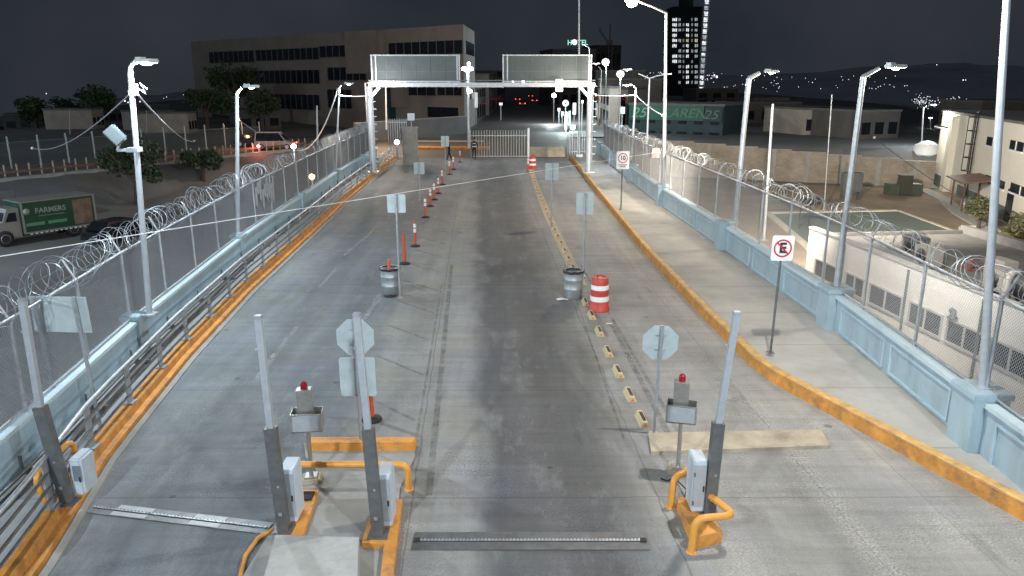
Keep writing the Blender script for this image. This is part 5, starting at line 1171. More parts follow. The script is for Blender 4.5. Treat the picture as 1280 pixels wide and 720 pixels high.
# ---- cream two-storey building
a = G(1166, 229, ZY); c_ = G(1283, 292, ZY); ext = (Vector((c_.x, c_.y)) - Vector((a.x, a.y))) * 1.6
fc = Facade((a.x, a.y), (a.x + ext.x, a.y + ext.y)); zc = fc.sz(1180, 140)[1]
cbld = root_at('cream_building', 'cream two-storey building with a grey dado and a wall lamp, right of the yard', 'building', a.x, a.y, ZY)
b = MB(); fc.slab(b, 0, fc.L, ZY - .2, zc, 0, -12); part('wall', b, M['cream'], cbld)
b = MB(); fc.slab(b, -.1, fc.L, zc, zc + .18, .1, -12.1); part('roof', b, M['roof_grey'], cbld)
s1 = fc.sz(1196, 150)[0]; s2 = fc.sz(1209, 150)[0]; s3 = fc.sz(1226, 150)[0]
b = MB(); fc.slab(b, .01, s1 - .3, ZY - .1, ZY + .95, .04, 0); fc.slab(b, s2 + .2, fc.L, ZY - .1, ZY + .95, .04, 0); part('dado', b, M['grey_dado'], cbld)
b = MB(); fc.slab(b, s1 - .2, s1 + .9, ZY, zc - .2, .5, 0); part('pilaster', b, M['cream'], cbld)
for (x0, y0, x1, y1) in ((1233, 172, 1251, 183), (1262, 176, 1279, 188), (1231, 222, 1256, 232), (1262, 232, 1290, 244), (1170, 158, 1195, 160)):
    b = MB(); fc.px(b, x0, y0, x1, y1, .05, -.1); w_ = part('window', b, M['dark_glass'], cbld)
    b = MB(); s0_, z0_ = fc.sz(x0, y1); s1_, z1_ = fc.sz(x1, y1); fc.slab(b, s0_ - .05, s1_ + .05, fc.sz((x0 + x1) / 2, y1)[1] - .12, fc.sz((x0 + x1) / 2, y1)[1] - .005, .12, 0)
    if y1 - y0 > 5: fc.slab(b, (s0_ + s1_) / 2 - .04, (s0_ + s1_) / 2 + .04, fc.sz((x0 + x1) / 2, y1)[1], fc.sz((x0 + x1) / 2, y0)[1], .09, 0)
    o = part('frame', b, M['signwhite'], cbld)
b = MB(); sdo = fc.sz(1262, 255)[0]; fc.slab(b, sdo - .5, sdo + .6, ZY + .02, ZY + 2.2, .08, 0); part('door', b, M['dark_glass'], cbld)
b = MB(); s_, z_ = fc.sz(1188, 141.5); p = fc.a + fc.d * s_ + fc.n * .3; b.box((p.x, p.y, z_), (.4, .3, .22), bev=.04); part('wall_lamp', b, M['lens_warm'], cbld)
light('POINT', 'wall_lamp_light', (p.x + fc.n.x * .9, p.y + fc.n.y * .9, z_ - .5), 800, (1, .93, .75), size=.15)
lad = root_at('wall_ladder', 'caged steel ladder climbing the cream wall', 'ladder', *(fc.a + fc.d * s3).to_2d(), ZY); b = MB()
for ds in (-.28, .28): q = fc.a + fc.d * (s3 + ds) + fc.n * .25; b.bar((q.x, q.y, ZY + .5), (q.x, q.y, zc + .4), .07, .07)
part('rails', b, M['black'], lad); b = MB()
for k in range(17): q0 = fc.a + fc.d * (s3 - .28) + fc.n * .25; q1 = fc.a + fc.d * (s3 + .28) + fc.n * .25; z = ZY + .7 + k * .38; b.bar((q0.x, q0.y, z), (q1.x, q1.y, z), .04, .04)
part('rungs', b, M['black'], lad); b = MB()
for k in range(5):
    z = ZY + 2.4 + k * 1.0; q = [fc.a + fc.d * (s3 + math.cos(t * math.pi / 6) * .45) + fc.n * (.3 + math.sin(t * math.pi / 6) * .5) for t in range(7)]; b.tube([(v.x, v.y, z) for v in q], .035, 5)
for t in (0, 3, 6): q = fc.a + fc.d * (s3 + math.cos(t * math.pi / 6) * .45) + fc.n * (.3 + math.sin(t * math.pi / 6) * .5); b.bar((q.x, q.y, ZY + 2.4), (q.x, q.y, zc + .2), .045, .045)
part('safety_cage', b, M['black'], lad)
wt = thing('water_tank', 'white and blue domed tank behind the block wall beside the cream building', 'tank', P(1151, 238, 74)); zt_ = P(1151, 177, 74).z - wt.location.z; rw_ = 16 * 74 / F
b = MB(); b.lathe([(rw_, 0), (rw_, zt_ * .82), (rw_ * .85, zt_ * .93), (rw_ * .4, zt_), (.1, zt_ * 1.02)], 24); b.build('shell', M['tank'], wt); b = MB(); b.lathe([(rw_ * 1.01, zt_ * .69), (rw_ * 1.01, zt_ * .75)], 24); b.build('blue_band', M['tank_blue'], wt)
# street lamps near the cream building
lamp_pole('street_lamp', 'thin street lamp with a lilac lamp left of the cream building', P(1150, 230, 76), P(1154, 135, 76), .08, .06, [P(1158, 132.5, 76)], P(1167, 131, 76), 'lens_lilac', hl=.8, hw=.35, lens_r=.25, power=1500)
lamp_pole('street_lamp', 'small white lamp low behind the block wall left of the cream building', P(1163, 175, 110), P(1163, 149, 110), .06, .05, None, P(1163, 147, 110), 'lens_lilac', hl=.5, hw=.3, lens_r=.25, power=0)
# ---- shelter, benches, cabinets and tree in the yard
sh = thing('shelter', 'small open shelter with a brown sheet roof in the yard', 'shelter', G(1211, 263, ZY)); o0 = Vector(sh.location)
yaw = math.atan2(fc.d.y, fc.d.x)
b = MB(); rf_ = [(-2.5, -1.2), (2.0, -1.2), (2.0, 1.3), (-2.5, 1.3)]; Mx = Matrix.Rotation(yaw, 3, 'Z')
vs = [Mx @ Vector((x, y, 2.25 + .12 * y + (.02 if t else 0) + t * .06)) for t in (0, 1) for x, y in rf_]; b.add(vs, [(3, 2, 1, 0), (4, 5, 6, 7), (0, 1, 5, 4), (1, 2, 6, 5), (2, 3, 7, 6), (3, 0, 4, 7)]); b.build('roof', M['brown_metal'], sh)
for x, y in ((-1.7, -.8), (1.2, -.8), (-1.7, .9), (1.2, .9)): b = MB(); v = Mx @ Vector((x, y, 0)); b.bar(v, v + Vector((0, 0, 2.25 + .12 * y)), .09, .09); b.build('post', M['brown_metal'], sh)
for k, (dx, dy, lab) in enumerate(((-.9, 0, 'dark drum nearest the left post under the shelter'), (-.2, -.25, 'pale drum in the middle under the shelter'), (.55, .1, 'pale drum on the right under the shelter'))):
    v = Mx @ Vector((dx, dy, 0)) + o0; dr = thing('storage_drum', lab, 'drum', v, 0, 'drums under the shelter'); b = MB(); b.lathe([(.27, 0), (.29, .02), (.29, .4), (.3, .42), (.29, .44), (.29, .85), (.26, .86), (.25, .8)], 16); b.build('shell', M['black' if k == 0 else 'barrel'], dr); b = MB(); b.lathe([(.25, .81), (.24, .83)], 16); b.build('lid', M['galv_dark'], dr)
kb = MB(); kb.sweep([(G(x, y, ZY).x, G(x, y, ZY).y) for x, y in ((1152, 237), (1180, 250), (1200, 268), (1240, 290))], [(-.5, ZY), (-.5, ZY + .12), (.5, ZY + .12), (.5, ZY)]); struct(kb.build('path', M['conc_light']))
eb = thing('electrical_cabinet', 'dark grey electrical cabinet on legs in front of the block wall', 'cabinet', G(1062, 249, ZY)); b = MB(); b.box((0, 0, 1.35), (1.5, .7, 1.5), bev=.03); b.build('body', M['grey_dado'], eb); b = MB(); b.box((0, -.36, 1.35), (1.3, .02, 1.3)); b.build('door', M['grey_dado'], eb)
for x in (-.65, .65): b = MB(); b.bar((x, 0, 0), (x, 0, .6), .1, .5); b.build('leg', M['galv_dark'], eb)
tb = thing('transformer_box', 'green transformer box with a taller middle section near the cream building', 'cabinet', G(1128, 243, ZY)); b = MB(); b.box((0, 0, .45), (2.7, 1.1, .9), bev=.03); b.build('base', mat('transformer_green', (.07, .085, .065), .6), tb); b = MB(); b.box((-.1, -.35, .85), (.95, .75, 1.6), bev=.03); b.build('housing', mat('transformer_housing', (.055, .06, .05), .6), tb); b = MB(); b.box((-.1, -.35, 1.68), (1.05, .85, .08), bev=.01); b.build('lid', M['conc'], tb)
hb = thing('goal_frame', 'small dark lattice stand at the corner of the white building', 'frame', G(1004, 287, ZY)); b = MB()
for x in (-.3, .3): b.bar((x, 0, 0), (x, 0, 1.6), .05, .05)
for k in range(3): b.bar((-.3, 0, .2 + k * .5), (.3, 0, .6 + k * .5), .035, .035)
b.build('posts', M['black'], hb); b = MB(); b.box((.3, 0, 1.8), (1.2, .5, .35), bev=.03); b.build('head', M['black'], hb)
# ---- foliage
def crown_mesh(rad, n, leaf, seed, clumps=9, flat=.8):
    rnd = random.Random(seed); b = MB(); cs = []
    for k in range(clumps):
        a = rnd.uniform(0, 6.28); e = rnd.uniform(-.5, 1) ; rr = rad * rnd.uniform(.25, .75)
        cs.append((Vector((math.cos(a) * rr * math.cos(e), math.sin(a) * rr * math.cos(e), math.sin(e) * rr * flat)), rad * rnd.uniform(.28, .5)))
    for k in range(n):
        c_, r_ = rnd.choice(cs); v = Vector((rnd.gauss(0, 1), rnd.gauss(0, 1), rnd.gauss(0, 1))).normalized() * r_ * rnd.random() ** .4
        p = c_ + Vector((v.x, v.y, v.z * flat)); u = Vector((rnd.gauss(0, 1), rnd.gauss(0, 1), rnd.gauss(0, .6))).normalized(); w_ = u.cross(Vector((rnd.gauss(0, 1), rnd.gauss(0, 1), rnd.gauss(0, 1)))).normalized()
        l = leaf * rnd.uniform(.6, 1.4); b.add([p - u * l, p + w_ * l * .5, p + u * l, p - w_ * l * .5], [(0, 1, 2, 3)])
    return b
def tree(label, loc, h, rad, n, leaf, seed, m='leaf', group=None, name='tree'):
    r = thing(name, label, 'tree' if name == 'tree' else 'shrub', loc, 0, group); rnd = random.Random(seed); b = MB()
    b.tube([(0, 0, -.1), (.05, .03, h * .35), (0, .05, h * .62)], [rad * .09 + .03, rad * .06 + .02, rad * .04 + .01], 8)
    for k in range(6):
        a = k * 1.05 + rnd.random(); b.tube([(.03, .03, h * rnd.uniform(.3, .5)), (math.cos(a) * rad * .4, math.sin(a) * rad * .4, h * .65), (math.cos(a) * rad * .7, math.sin(a) * rad * .7, h * rnd.uniform(.7, .9))], [rad * .04 + .01, rad * .025 + .008, .008], 5)
    b.build('trunk', M['bark'], r); o = crown_mesh(rad, n, leaf, seed).build('crown', M[m], r, (0, 0, h - rad * .75)); return r
tree('young tree in a white ring of stones in the yard', G(1222, 288, ZY), 2.3, 1.15, 1100, .09, 3, 'leaf_dry')
rg = thing('tree_ring', 'white painted stone ring round the young yard tree', 'edging', G(1222, 288, ZY)); b = MB(); b.tube([(math.cos(k * .3142) * 1.0, math.sin(k * .3142) * 1.0, .05) for k in range(20)], .09, 6, closed=True); b.build('ring', M['soil_white'], rg)
tree('bushy shrub at the right edge in front of the cream building', G(1279, 300, ZY), 1.7, 1.5, 1500, .11, 5, 'leaf_dry', name='shrub')
tree('lower shrub at the right edge below the bushy one', G(1285, 330, ZY), 1.3, 1.1, 900, .10, 6, 'leaf', name='shrub')
# ---- white low building beside the right wall
a = G(1012, 285, .35); c_ = G(1290, 392, .35); d = Vector((c_.x - a.x, c_.y - a.y)).normalized(); e_ = Vector((c_.x, c_.y)) + d * 9
fwb = Facade((a.x, a.y), (e_.x, e_.y)); zr = .35
wb = root_at('white_building', 'long low white flat-roofed building with a row of windows below the right wall', 'building', a.x, a.y, ZY)
b = MB(); fwb.slab(b, 0, fwb.L, ZY - .2, zr, 0, -.25); part('wall', b, M['white_wall'], wb); b = MB(); fwb.slab(b, 0, fwb.L, ZY - .2, zr - .01, -7, -7.25); fwb.slab(b, .02, .2, ZY - .2, zr - .22, -.25, -7); part('rear_wall', b, M['roof_grey'], wb)
b = MB(); fwb.slab(b, .25, fwb.L, zr - .55, zr - .35, -.25, -7); part('roof', b, M['roof_grey'], wb)
b = MB(); fwb.slab(b, -.03, fwb.L, zr, zr + .06, .04, -.29); part('coping', b, M['conc_light'], wb)
for (x0, y0, x1, y1) in ((1019, 337, 1045, 352), (1057, 355, 1080, 368), (1087, 367, 1128, 392), (1137, 388, 1178, 413), (1184, 410, 1229, 437), (1238, 435, 1290, 470)):
    s0, _ = fwb.sz(x0, (y0 + y1) / 2); s1, _ = fwb.sz(x1, (y0 + y1) / 2); zm = -1.15
    b = MB(); fwb.slab(b, s0, s1, zm - .33, zm + .33, .03, -.1); wn = part('window', b, M['dark_glass'], wb); b = MB()
    for (p0, p1, q0, q1) in ((s0 - .06, s1 + .06, zm - .42, zm - .335), (s0 - .06, s1 + .06, zm + .335, zm + .40), (s0 - .06, s0 - .005, zm - .335, zm + .335), (s1 + .005, s1 + .06, zm - .335, zm + .335), ((s0 + s1) / 2 - .03, (s0 + s1) / 2 + .03, zm - .335, zm + .335)): fwb.slab(b, p0, p1, q0, q1, .07, 0)
    o = b.build('frame', M['win_frame'], wn)
for px_d in (1050, 1133, 1233):
    b = MB(); sd_ = fwb.sz(px_d, 375)[0]; q_ = fwb.a + fwb.d * sd_ + fwb.n * .07; b.tube([(q_.x, q_.y, ZY), (q_.x, q_.y, zr - .1)], .045, 8); part('downpipe', b, M['sign_grey'], wb)
def ac(label, s, o_, kind):
    p = fwb.a + fwb.d * s - fwb.n * o_; r = thing('air_conditioner', label, 'air conditioner', (p.x, p.y, zr - .35), math.atan2(fwb.d.y, fwb.d.x), 'rooftop air conditioners'); b = MB(); b.box((0, 0, .42), (.9, .55, .7), bev=.03); b.build('casing', M['truck_white' if kind else 'galv_dark'], r)
    b = MB(); b.lathe([(.05, 0), (.27, 0), (.27, .02), (.05, .03)], 18, c=(0, -.285, .42), ax=(0, -1, 0)); b.build('fan_grille', M['black'], r)
    for x in (-.35, .35): b = MB(); b.box((x, 0, .035), (.08, .5, .07)); b.build('foot', M['galv_dark'], r)
    return r
sA = [fwb.sz(x, y)[0] for x, y in ((1078, 300), (1112, 318), (1160, 335), (1192, 350), (1232, 365))]
for k, (s_, o_, kd) in enumerate(zip(sA, (2.2, 1.5, 2.6, 1.6, 1.4), (0, 1, 1, 1, 0))): ac(f'{"dark" if not kd else "pale"} air conditioner on the white building roof, {ORD[k]} from the lattice stand', s_, o_, kd)
pp_ = thing('roof_pipe', 'bent pale duct on the white building roof among the air conditioners', 'duct', fwb.a + fwb.d * (sA[3] + 1) - fwb.n * 1 + Vector((0, 0, zr - .35))); b = MB(); b.tube([(0, 0, 0), (0, 0, .7), (.15, .1, .85), (.5, .3, .85), (.7, .4, .5)], .12, 10); b.build('duct', M['truck_white'], pp_); b = MB(); b.box((0, 0, .03), (.4, .4, .06)); b.build('flange', M['galv_dark'], pp_)
rt_ = thing('roof_frame', 'rusty red steel frame lying on the white building roof', 'frame', fwb.a + fwb.d * (sA[1] + .8) - fwb.n * 3 + Vector((0, 0, zr - .35))); b = MB()
for q0, q1 in (((-.8, 0, .03), (.8, 0, .03)), ((-.8, .8, .03), (.8, .8, .03)), ((-.8, 0, .03), (-.3, .4, .7)), ((.8, 0, .03), (.3, .4, .7)), ((-.3, .4, .7), (.3, .4, .7)), ((-.8, .8, .03), (-.3, .4, .7)), ((.8, .8, .03), (.3, .4, .7))): b.bar(q0, q1, .06, .06)
b.build('frame', M['letter_red'], rt_); rt_.scale = (.6, .6, .55)
wl_ = thing('wall_vent', 'small round vent pipe on the white building wall above its windows', 'vent', fwb.a + fwb.d * fwb.sz(1195, 396)[0] + fwb.n * .12 + Vector((0, 0, -.45))); b = MB(); b.tube([(0, .1, 0), (0, 0, .0), (0, 0, -.2)], .09, 10); b.build('elbow', M['sign_grey'], wl_); b = MB(); b.lathe([(.1, 0), (.16, .0), (.16, .03), (.1, .03)], 14, c=(0, 0, -.22)); b.build('cap', M['galv_dark'], wl_)
for o in [o for o in C.objects if o.get('category') == 'vent']: pass
# ------------------------------------------------------------------ LEFT: lorry, lower lot, embankment
tr = thing('box_truck', 'white-cabbed box truck with a green lettered box parked left below the bridge', 'truck', (0, 0, 0))
pf = G(10, 309, -3.5); pr_ = G(118, 292, -3.5); dv = (pf - pr_); LT = dv.length; tr.location = pf; tr.rotation_euler.z = math.atan2(dv.y, dv.x)
# local +x points to the front; front axle at x=0 ; the visible flank faces -y or +y
side = 1 if (Matrix.Rotation(tr.rotation_euler.z, 3, 'Z') @ Vector((0, 1, 0))).dot(Vector((0, 0, 0)) - pf) > 0 else -1
bx1 = -LT - .3; bx0 = -1.05; wv = 1.12
b = MB(); b.box(((bx0 + bx1) / 2, -side * wv, 1.62), (bx0 - bx1, 2.3, 1.95), bev=.03); b.build('box', M['truck_green'], tr)
yc = -side * wv; yf = yc + side * 1.155
b = MB(); b.box(((bx0 + bx1) / 2, yc, 2.62), (bx0 - bx1 + .06, 2.36, .07), bev=.02); b.build('box_roof', M['truck_white'], tr)
b = MB(); b.box((bx0 - .05, yf, 1.62), (.12, .03, 1.92)); b.box((bx1 + .06, yf, 1.62), (.12, .03, 1.92)); b.box(((bx0 + bx1) / 2, yf, .68), (bx0 - bx1, .03, .1)); b.build('box_edge', M['truck_white'], tr)
b = MB(); b.box((bx1 - .012, yc, 1.62), (.02, 2.1, 1.75)); b.build('rear_door', mat('rear_door', (.09, .10, .06), .6, 0, .3, 1), tr)
b = MB(); b.box((bx1 + .85, yf + side * .004, 1.62), (1.2, .012, 1.6), bev=.003); b.build('picture_panel', mat('picture_panel', (.16, .11, .08), .6, 0, .45, 1.2), tr)
rz_t = (0 if side < 0 else math.pi); 
tx = (bx0 + bx1) / 2 + 1.0
def tt(name, s, size, x, z, m='letter_white'):
    return text(name, s, size, M[m], tr, (x, yf + side * .022, z), rot=(math.pi / 2, 0, rz_t), depth=.006, bold=.008)
tt('box_letters', 'FARMERS', .46, tx - .45, 2.0, 'truck_letter')
b = MB(); b.lathe([(.02, 0), (.2, 0), (.2, .012), (.02, .014)], 20, c=(tx + .98, yf + side * .016, 2.03), ax=(0, side, 0)); b.build('emblem', M['truck_letter'], tr)
b = MB()
for x0, x1_, z, h_ in ((-1.25, .3, 1.68, .06), (-1.35, -.2, 1.2, .2), (.0, 1.1, 1.2, .2)): b.box((tx + (x0 + x1_) / 2, yf + side * .018, z), (x1_ - x0, .01, h_))
b.build('box_small_print', mat('faded_print', (.10, .26, .17), .6), tr)
b = MB()
for k in range(12): b.box((bx0 - .4 - k * .3, yf + side * .006, .6), (.17, .02, .07))
b.build('reflective_strip', M['signwhite'], tr)
b = MB(); b.plate([(-1.0, .5), (-1.0, 2.3), (-.35, 2.3), (.0, 1.5), (.75, 1.3), (.85, .5)], yc - .95, yc + .95); b.build('cab', M['truck_white'], tr)
b = MB(); b.plate([(-.82, 1.5), (-.82, 2.05), (-.42, 2.05), (-.15, 1.5)], yc + side * .952, yc + side * .965); b.add([(-.33, yc - .8, 2.24), (-.33, yc + .8, 2.24), (-.01, yc + .85, 1.56), (-.01, yc - .85, 1.56)], [(0, 1, 2, 3)]); b.build('cab_window', M['dark_glass'], tr)
b = MB(); b.box(((bx0 + bx1) / 2, yc, .52), (bx0 - bx1 + .8, .9, .22)); b.build('chassis', M['black'], tr)
for x in (0, bx1 + 1.5):
    for s_ in (-1, 1):
        b = MB(); b.lathe([(.28, -.14), (.46, -.14), (.5, -.09), (.5, .09), (.46, .14), (.28, .14)], 18, c=(x, yc + s_ * .9, .5), ax=(0, 1, 0)); wh = b.build('wheel', M['rubber'], tr); b = MB(); b.lathe([(.1, -.12), (.28, -.145), (.28, .145), (.1, .12)], 14, c=(x, yc + s_ * .9, .5), ax=(0, 1, 0)); b.build('rim', M['galv'], wh)
b = MB(); b.box((.84, yc + side * .7, 1.0), (.06, .3, .2), bev=.02); b.build('headlight', M['signwhite'], tr)
pc = G(150, 300, -3.5); car('dark car half hidden behind the razor wire beside the box truck', (pc.x, pc.y, -3.5), math.atan2(dv.y, dv.x) - math.pi / 2 + .25, lights='none')
tz = G(-15, 296, -3.5); trl = thing('parked_trailer', 'dark grey trailer at the left edge in front of the box truck cab', 'trailer', (tz.x - 1.5, tz.y + 1.5, -3.5), tr.rotation_euler.z); b = MB(); b.box((0, 0, 1.8), (4.2, 2.3, 1.9), bev=.04); b.build('body', M['roof_grey'], trl)
for x in (-1.2, 1.2):
    for s_ in (-1, 1): b = MB(); b.lathe([(.2, -.12), (.42, -.12), (.45, 0), (.42, .12), (.2, .12)], 16, c=(x, s_ * .95, .45), ax=(0, 1, 0)); b.build('wheel', M['rubber'], trl)
b = MB(); b.box((0, 0, .78), (4.4, 1.0, .16)); b.build('chassis', M['black'], trl)
# dark trees below and beyond the left fence
for lab, px, py, Yd, h, rad, sd in (('dark bushy tree below the bridge right of the truck', 178, 292, 62, 5.6, 3.4, 11), ('smaller dark bush on the slope below the left fence', 255, 235, 70, 3.4, 2.3, 12), ('dark tree behind the guard rail left of the pale house', 130, 190, 115, 6.5, 4.0, 13), ('dark tree behind the guard rail right of the pale house', 262, 185, 110, 6.5, 3.8, 14), ('dark round tree far left behind the slatted fence', 50, 185, 120, 5.0, 3.6, 15), ('dark tree at the foot of the office building', 330, 182, 112, 6.0, 3.4, 16), ('dark tree between the houses at the left skyline', 95, 168, 170, 7, 5, 17), ('tall dark tree at the left skyline behind the second pole', 300, 165, 125, 10, 5.5, 18)):
    p = P(px, py, Yd); tree(lab, (p.x, Yd, T(p.x, Yd) if Yd > 75 else max(-3.5, T(p.x, Yd))), h, rad, 1500, .22 if Yd < 90 else .3, sd)
# guard rail with posts lit orange along the embankment
grl = thing('guard_rail', 'long low guard rail with short posts along the embankment on the left', 'guard rail', (A0.x, A0.y, -.8)); o0 = Vector(grl.location)
EA = A0 - Ad * 8; n = 44
b = MB(); L_ = (A1 - A0).length + 14; b.bar(EA + Vector((0, 0, .45)) - o0, EA + Ad * L_ + Vector((0, 0, .5)) - o0, .1, .16); b.build('rail', M['brown_metal'], grl)
for k in range(n): q = EA + Ad * L_ * k / (n - 1) - o0; b = MB(); b.bar(q + Vector((0, 0, -.2)), q + Vector((0, 0, 1.05)), .09, .09); b.build('post', M['conc_ramp'], grl)
ew = thing('retaining_wall', 'low grey retaining wall under the guard rail on the left', 'wall', (A0.x, A0.y, -1)); o0 = Vector(ew.location); b = MB(); q0 = EA - An * .4; q1 = EA + Ad * L_ - An * .4; b.bar(q0 + Vector((0, 0, -.5)) - o0, q1 + Vector((0, 0, -.5)) - o0, .35, 1.1); b.build('wall_body', M['conc'], ew); b = MB(); b.bar(q0 + Vector((0, 0, .08)) - o0, q1 + Vector((0, 0, .08)) - o0, .42, .06); b.build('coping', M['conc'], ew)
ff = thing('slatted_fence', 'tall dark mesh fence on posts behind the guard rail at the left', 'fence', (A0.x, A0.y + 6, -.8)); o0 = Vector(ff.location); FA = EA + An * 7; 
b = MB(); 
for k in range(420): q = FA + Ad * L_ * k / 419; q.z = T(q.x, q.y); b.bar(q - o0, q + Vector((0, 0, 2.2)) - o0, .018, .018)
for z in (.1, 2.2): b.tube([FA + Ad * L_ * k / 30 + Vector((0, 0, z + .8 + T(*(FA + Ad * L_ * k / 30).to_2d()))) - o0 for k in range(31)], .03, 4)
b.build('mesh_panel', M['sign_grey'], ff)
for k in range(17): q = FA + Ad * L_ * k / 16; q.z = T(q.x, q.y); b = MB(); b.bar(q - o0, q + Vector((0, 0, 2.7)) - o0, .1, .1); b.build('post', M['signback'], ff)
# houses on the left
for lab, px0, px1, Yh, py_top, m_ in (('pale boxy house with small dark windows left of the emblem pole', 186, 219, 105, 160, 'pale_house'), ('grey house with a hipped roof behind the pale boxy house', 178, 214, 130, 140, 'dark_house'), ('dim long house at the far left behind the fence', 5, 60, 135, 158, 'dark_house'), ('dim house above the long one at the left edge', -20, 30, 160, 150, 'dark_house'), ('small pale shed left of the floodlight pole', 117, 132, 110, 172, 'pale_house'), ('dim garage behind the fence below the office building', 300, 352, 112, 160, 'dark_house'), ('dark low house right of the tree at the left skyline', 128, 158, 150, 140, 'dark_house'), ('dim pale kiosk between the pole and the office building', 236, 247, 105, 166, 'pale_house')):
    a = P(px0, 160, Yh); c_ = P(px1, 160, Yh + 3); bz = T(a.x, Yh); shop(lab, a.x, Yh, c_.x, Yh + 3, max(2.6, P((px0 + px1) / 2, py_top, Yh).z - bz), m_, wins=3, name='house', cat='house', base=bz, depth=7)
for lab, px, y0, y1, Yd in (('thin dark utility pole at the far left skyline', 88, 200, 137, 100), ('thin utility pole behind the pale boxy house', 184, 205, 138, 103), ('thin pole left of the floodlight pole at the skyline', 129, 198, 138, 120), ('thin grey pole right of the second left light pole', 397, 182, 132, 70), ('thin grey pole behind the left gantry column', 483, 162, 100, 80)):
    lamp_pole('utility_pole', lab, P(px, y0, Yd), P(px - 1, y1, Yd), .09, .06, cat='pole', m='galv', foot=False)
carT('dark car with a red light behind the left fence', 318, 190, 88, R(100))
carT('pale van behind the left fence near the pole', 345, 188, 84, R(95), paint='carpaint_white', van=True)
def glow(label, px, py, Y, r, m, pw, col, hgt=1.6):
    p = P(px, py, Y); rt = thing('yard_lamp', label, 'lamp', (p.x, Y, p.z - hgt)); b = MB(); b.tube([(0, 0, -.4), (0, 0, hgt - r * .8)], .05, 7); b.build('post', M['galv'], rt); b = MB(); b.lathe([(.03, -r), (r * .85, -r * .5), (r, 0), (r * .85, r * .5), (.03, r)], 14, c=(0, 0, hgt)); b.build('globe', M[m], rt)
    light('POINT', 'yard_lamp_light', p + Vector((0, -.6, .2)), pw, col, size=.15)
glow('white lamp glowing just behind the left razor wire', 367, 183, 62, .2, 'lens_lilac', 450, COOL)
glow('orange lamp glowing below the left fence', 390, 221, 50, .2, 'lens_orange', 250, (1, .5, .25), 1.2)
glow('small red lamp beside the dark car behind the left fence', 323, 183, 80, .2, 'tail', 120, (1, .2, .15))
glow('dim white lamp at the left edge behind the fence', 2, 203, 78, .16, 'lens_cool', 350, COOL)
q = A0 + Ad * 30 + An * 1.5
lamp_pole('street_lamp', 'orange glowing street lamp on the embankment by the second left light pole', (q.x, q.y, T(q.x, q.y)), P(298, 150, q.y), .07, .05, None, P(298, 148, q.y), 'lens_orange', hl=.5, hw=.25, power=260, col=(1, .52, .26), m='galv')
lamp_pole('street_lamp', 'added warm fill lamp on a post behind the left gantry column', (-14.2, 76, 0), (-14.2, 76, 6.2), .07, .05, [(-13.4, 76, 6.4)], (-13, 76, 6.4), 'lens_warm', power=4500, col=(1, .72, .48), m='galv')  # added fill lamp: warms and brightens the dark street end
lamp_pole('street_lamp', 'added fill lamp post for the lower lot, unseen beyond the left edge', (-42, 30, -3.5), (-42, 30, 6.5), .09, .06, [(-41, 30.2, 6.8)], (-40.4, 30.3, 6.8), 'lens_cool', power=12500, col=(.72, .88, 1), m='galv')  # lamp added out of view to brighten the dark lower lot
lamp_pole('street_lamp', 'added fill lamp post for the lower lot, nearer one out of view', (-20, 6, -3.5), (-20, 6, 6.0), .09, .06, [(-20.6, 6.8, 6.3)], (-21, 7.3, 6.3), 'lens_cool', power=5000, col=(.82, .92, 1), m='galv')  # second unseen lamp put in to lift the lower lot
lamp_pole('floodlight_mast', 'added high fill-light mast, unseen far out beyond the left edge', (-118, 74, -6), (-118, 74, 20), .2, .14, None, (-117.5, 74, 20.2), 'lens_cool', hl=1.6, hw=.8, power=17000, col=(.84, .92, 1), m='galv', cat='floodlight', lamp_drop=.6)  # made-up mast out of view, lifts the dark left background
pls = thing('pale_strips', 'ragged pale strips hanging on the left chain-link fence', 'pale strips', (interp(WL, 31) - .2, 31, 1.1)); rnd = random.Random(9); b = MB(); o0 = Vector(pls.location)  # pale upright strips hung along the fence mesh
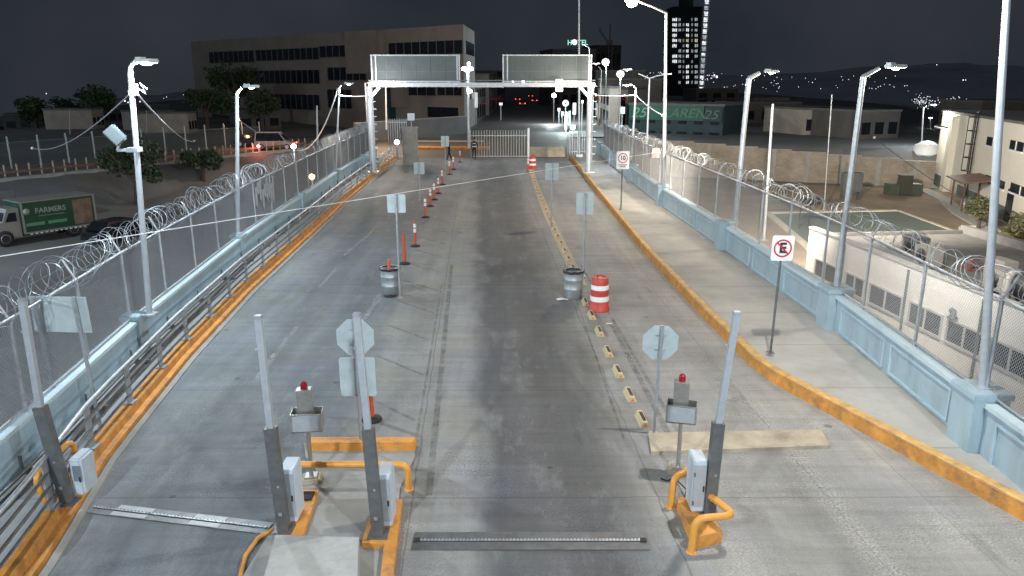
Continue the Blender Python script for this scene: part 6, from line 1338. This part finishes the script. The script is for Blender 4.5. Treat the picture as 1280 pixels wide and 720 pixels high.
for k in range(9):
    y = 30.2 + k * .33; zt_ = 2.6 - rnd.uniform(0, .5); zb_ = 1.2 + rnd.uniform(0, .9); x = interp(WL, y) - .06
    b.add([(x, y, zb_ + .2), (x + .02, y + .12, zb_), (x, y + .26, zt_), (x, y + .02, zt_)], [(0, 1, 2, 3)]); b.add([(x - .012, y, zb_ + .2), (x + .008, y + .12, zb_), (x - .012, y + .26, zt_), (x - .012, y + .02, zt_)], [(3, 2, 1, 0)])
o = b.build('strips', M['galv'], pls); o.location = -o0
# ------------------------------------------------------------------ DISTANT CITY LIGHTS
cl = MB(); rnd = random.Random(21)
def dot(px, py, Y, s): p = P(px, py, Y); cl.lathe([(.05 * s, -s), (s * .8, -s * .4), (s * .8, s * .4), (.05 * s, s)], 6, c=p)
for px, py, s in ((18, 145, 1), (27, 148, 1), (33, 148, .8), (46, 144, 1.3), (61, 139, 1.3), (76, 134, 1.3), (79, 138, .6), (110, 132, .9), (123, 126, 1.4), (123, 135, 1.1), (131, 126, .5), (148, 130, 1.2), (156, 126, 1.1), (160, 128, .8), (175, 127, .8), (58, 117, .6), (102, 129, .5)): dot(px, py, 600, s * .62)
for k in range(70): dot(rnd.gauss(1154, 9), rnd.gauss(127, 4), 620, rnd.uniform(.17, .32))
for k in range(55): dot(rnd.gauss(1188, 9), rnd.gauss(128, 3), 620, rnd.uniform(.17, .32))
for k in range(60): dot(rnd.uniform(800, 912), rnd.gauss(96, 3.5), 620, rnd.uniform(.17, .32))
for k in range(60): dot(rnd.uniform(884, 1140), rnd.gauss(104, 6), 620, rnd.uniform(.17, .32))
for k in range(40): dot(rnd.uniform(186, 420), rnd.gauss(122, 4), 620, rnd.uniform(.17, .32))
for px, py, s in ((896, 96, 1.6), (897, 113, 1.3), (857, 114, 1.3), (845, 95, 1.6), (852, 106, .9), (835, 106, .9), (1171, 81, .6), (1204, 100, .8), (1207, 100, .6), (1254, 97, .6), (1215, 127, .5), (893, 94, 1)): dot(px, py, 600, s * .6)
o = cl.build('city_lights', M['city']); o['kind'] = 'stuff'; o['label'] = 'scattered small city lights on the dark hills at the skyline'; o['category'] = 'city lights'
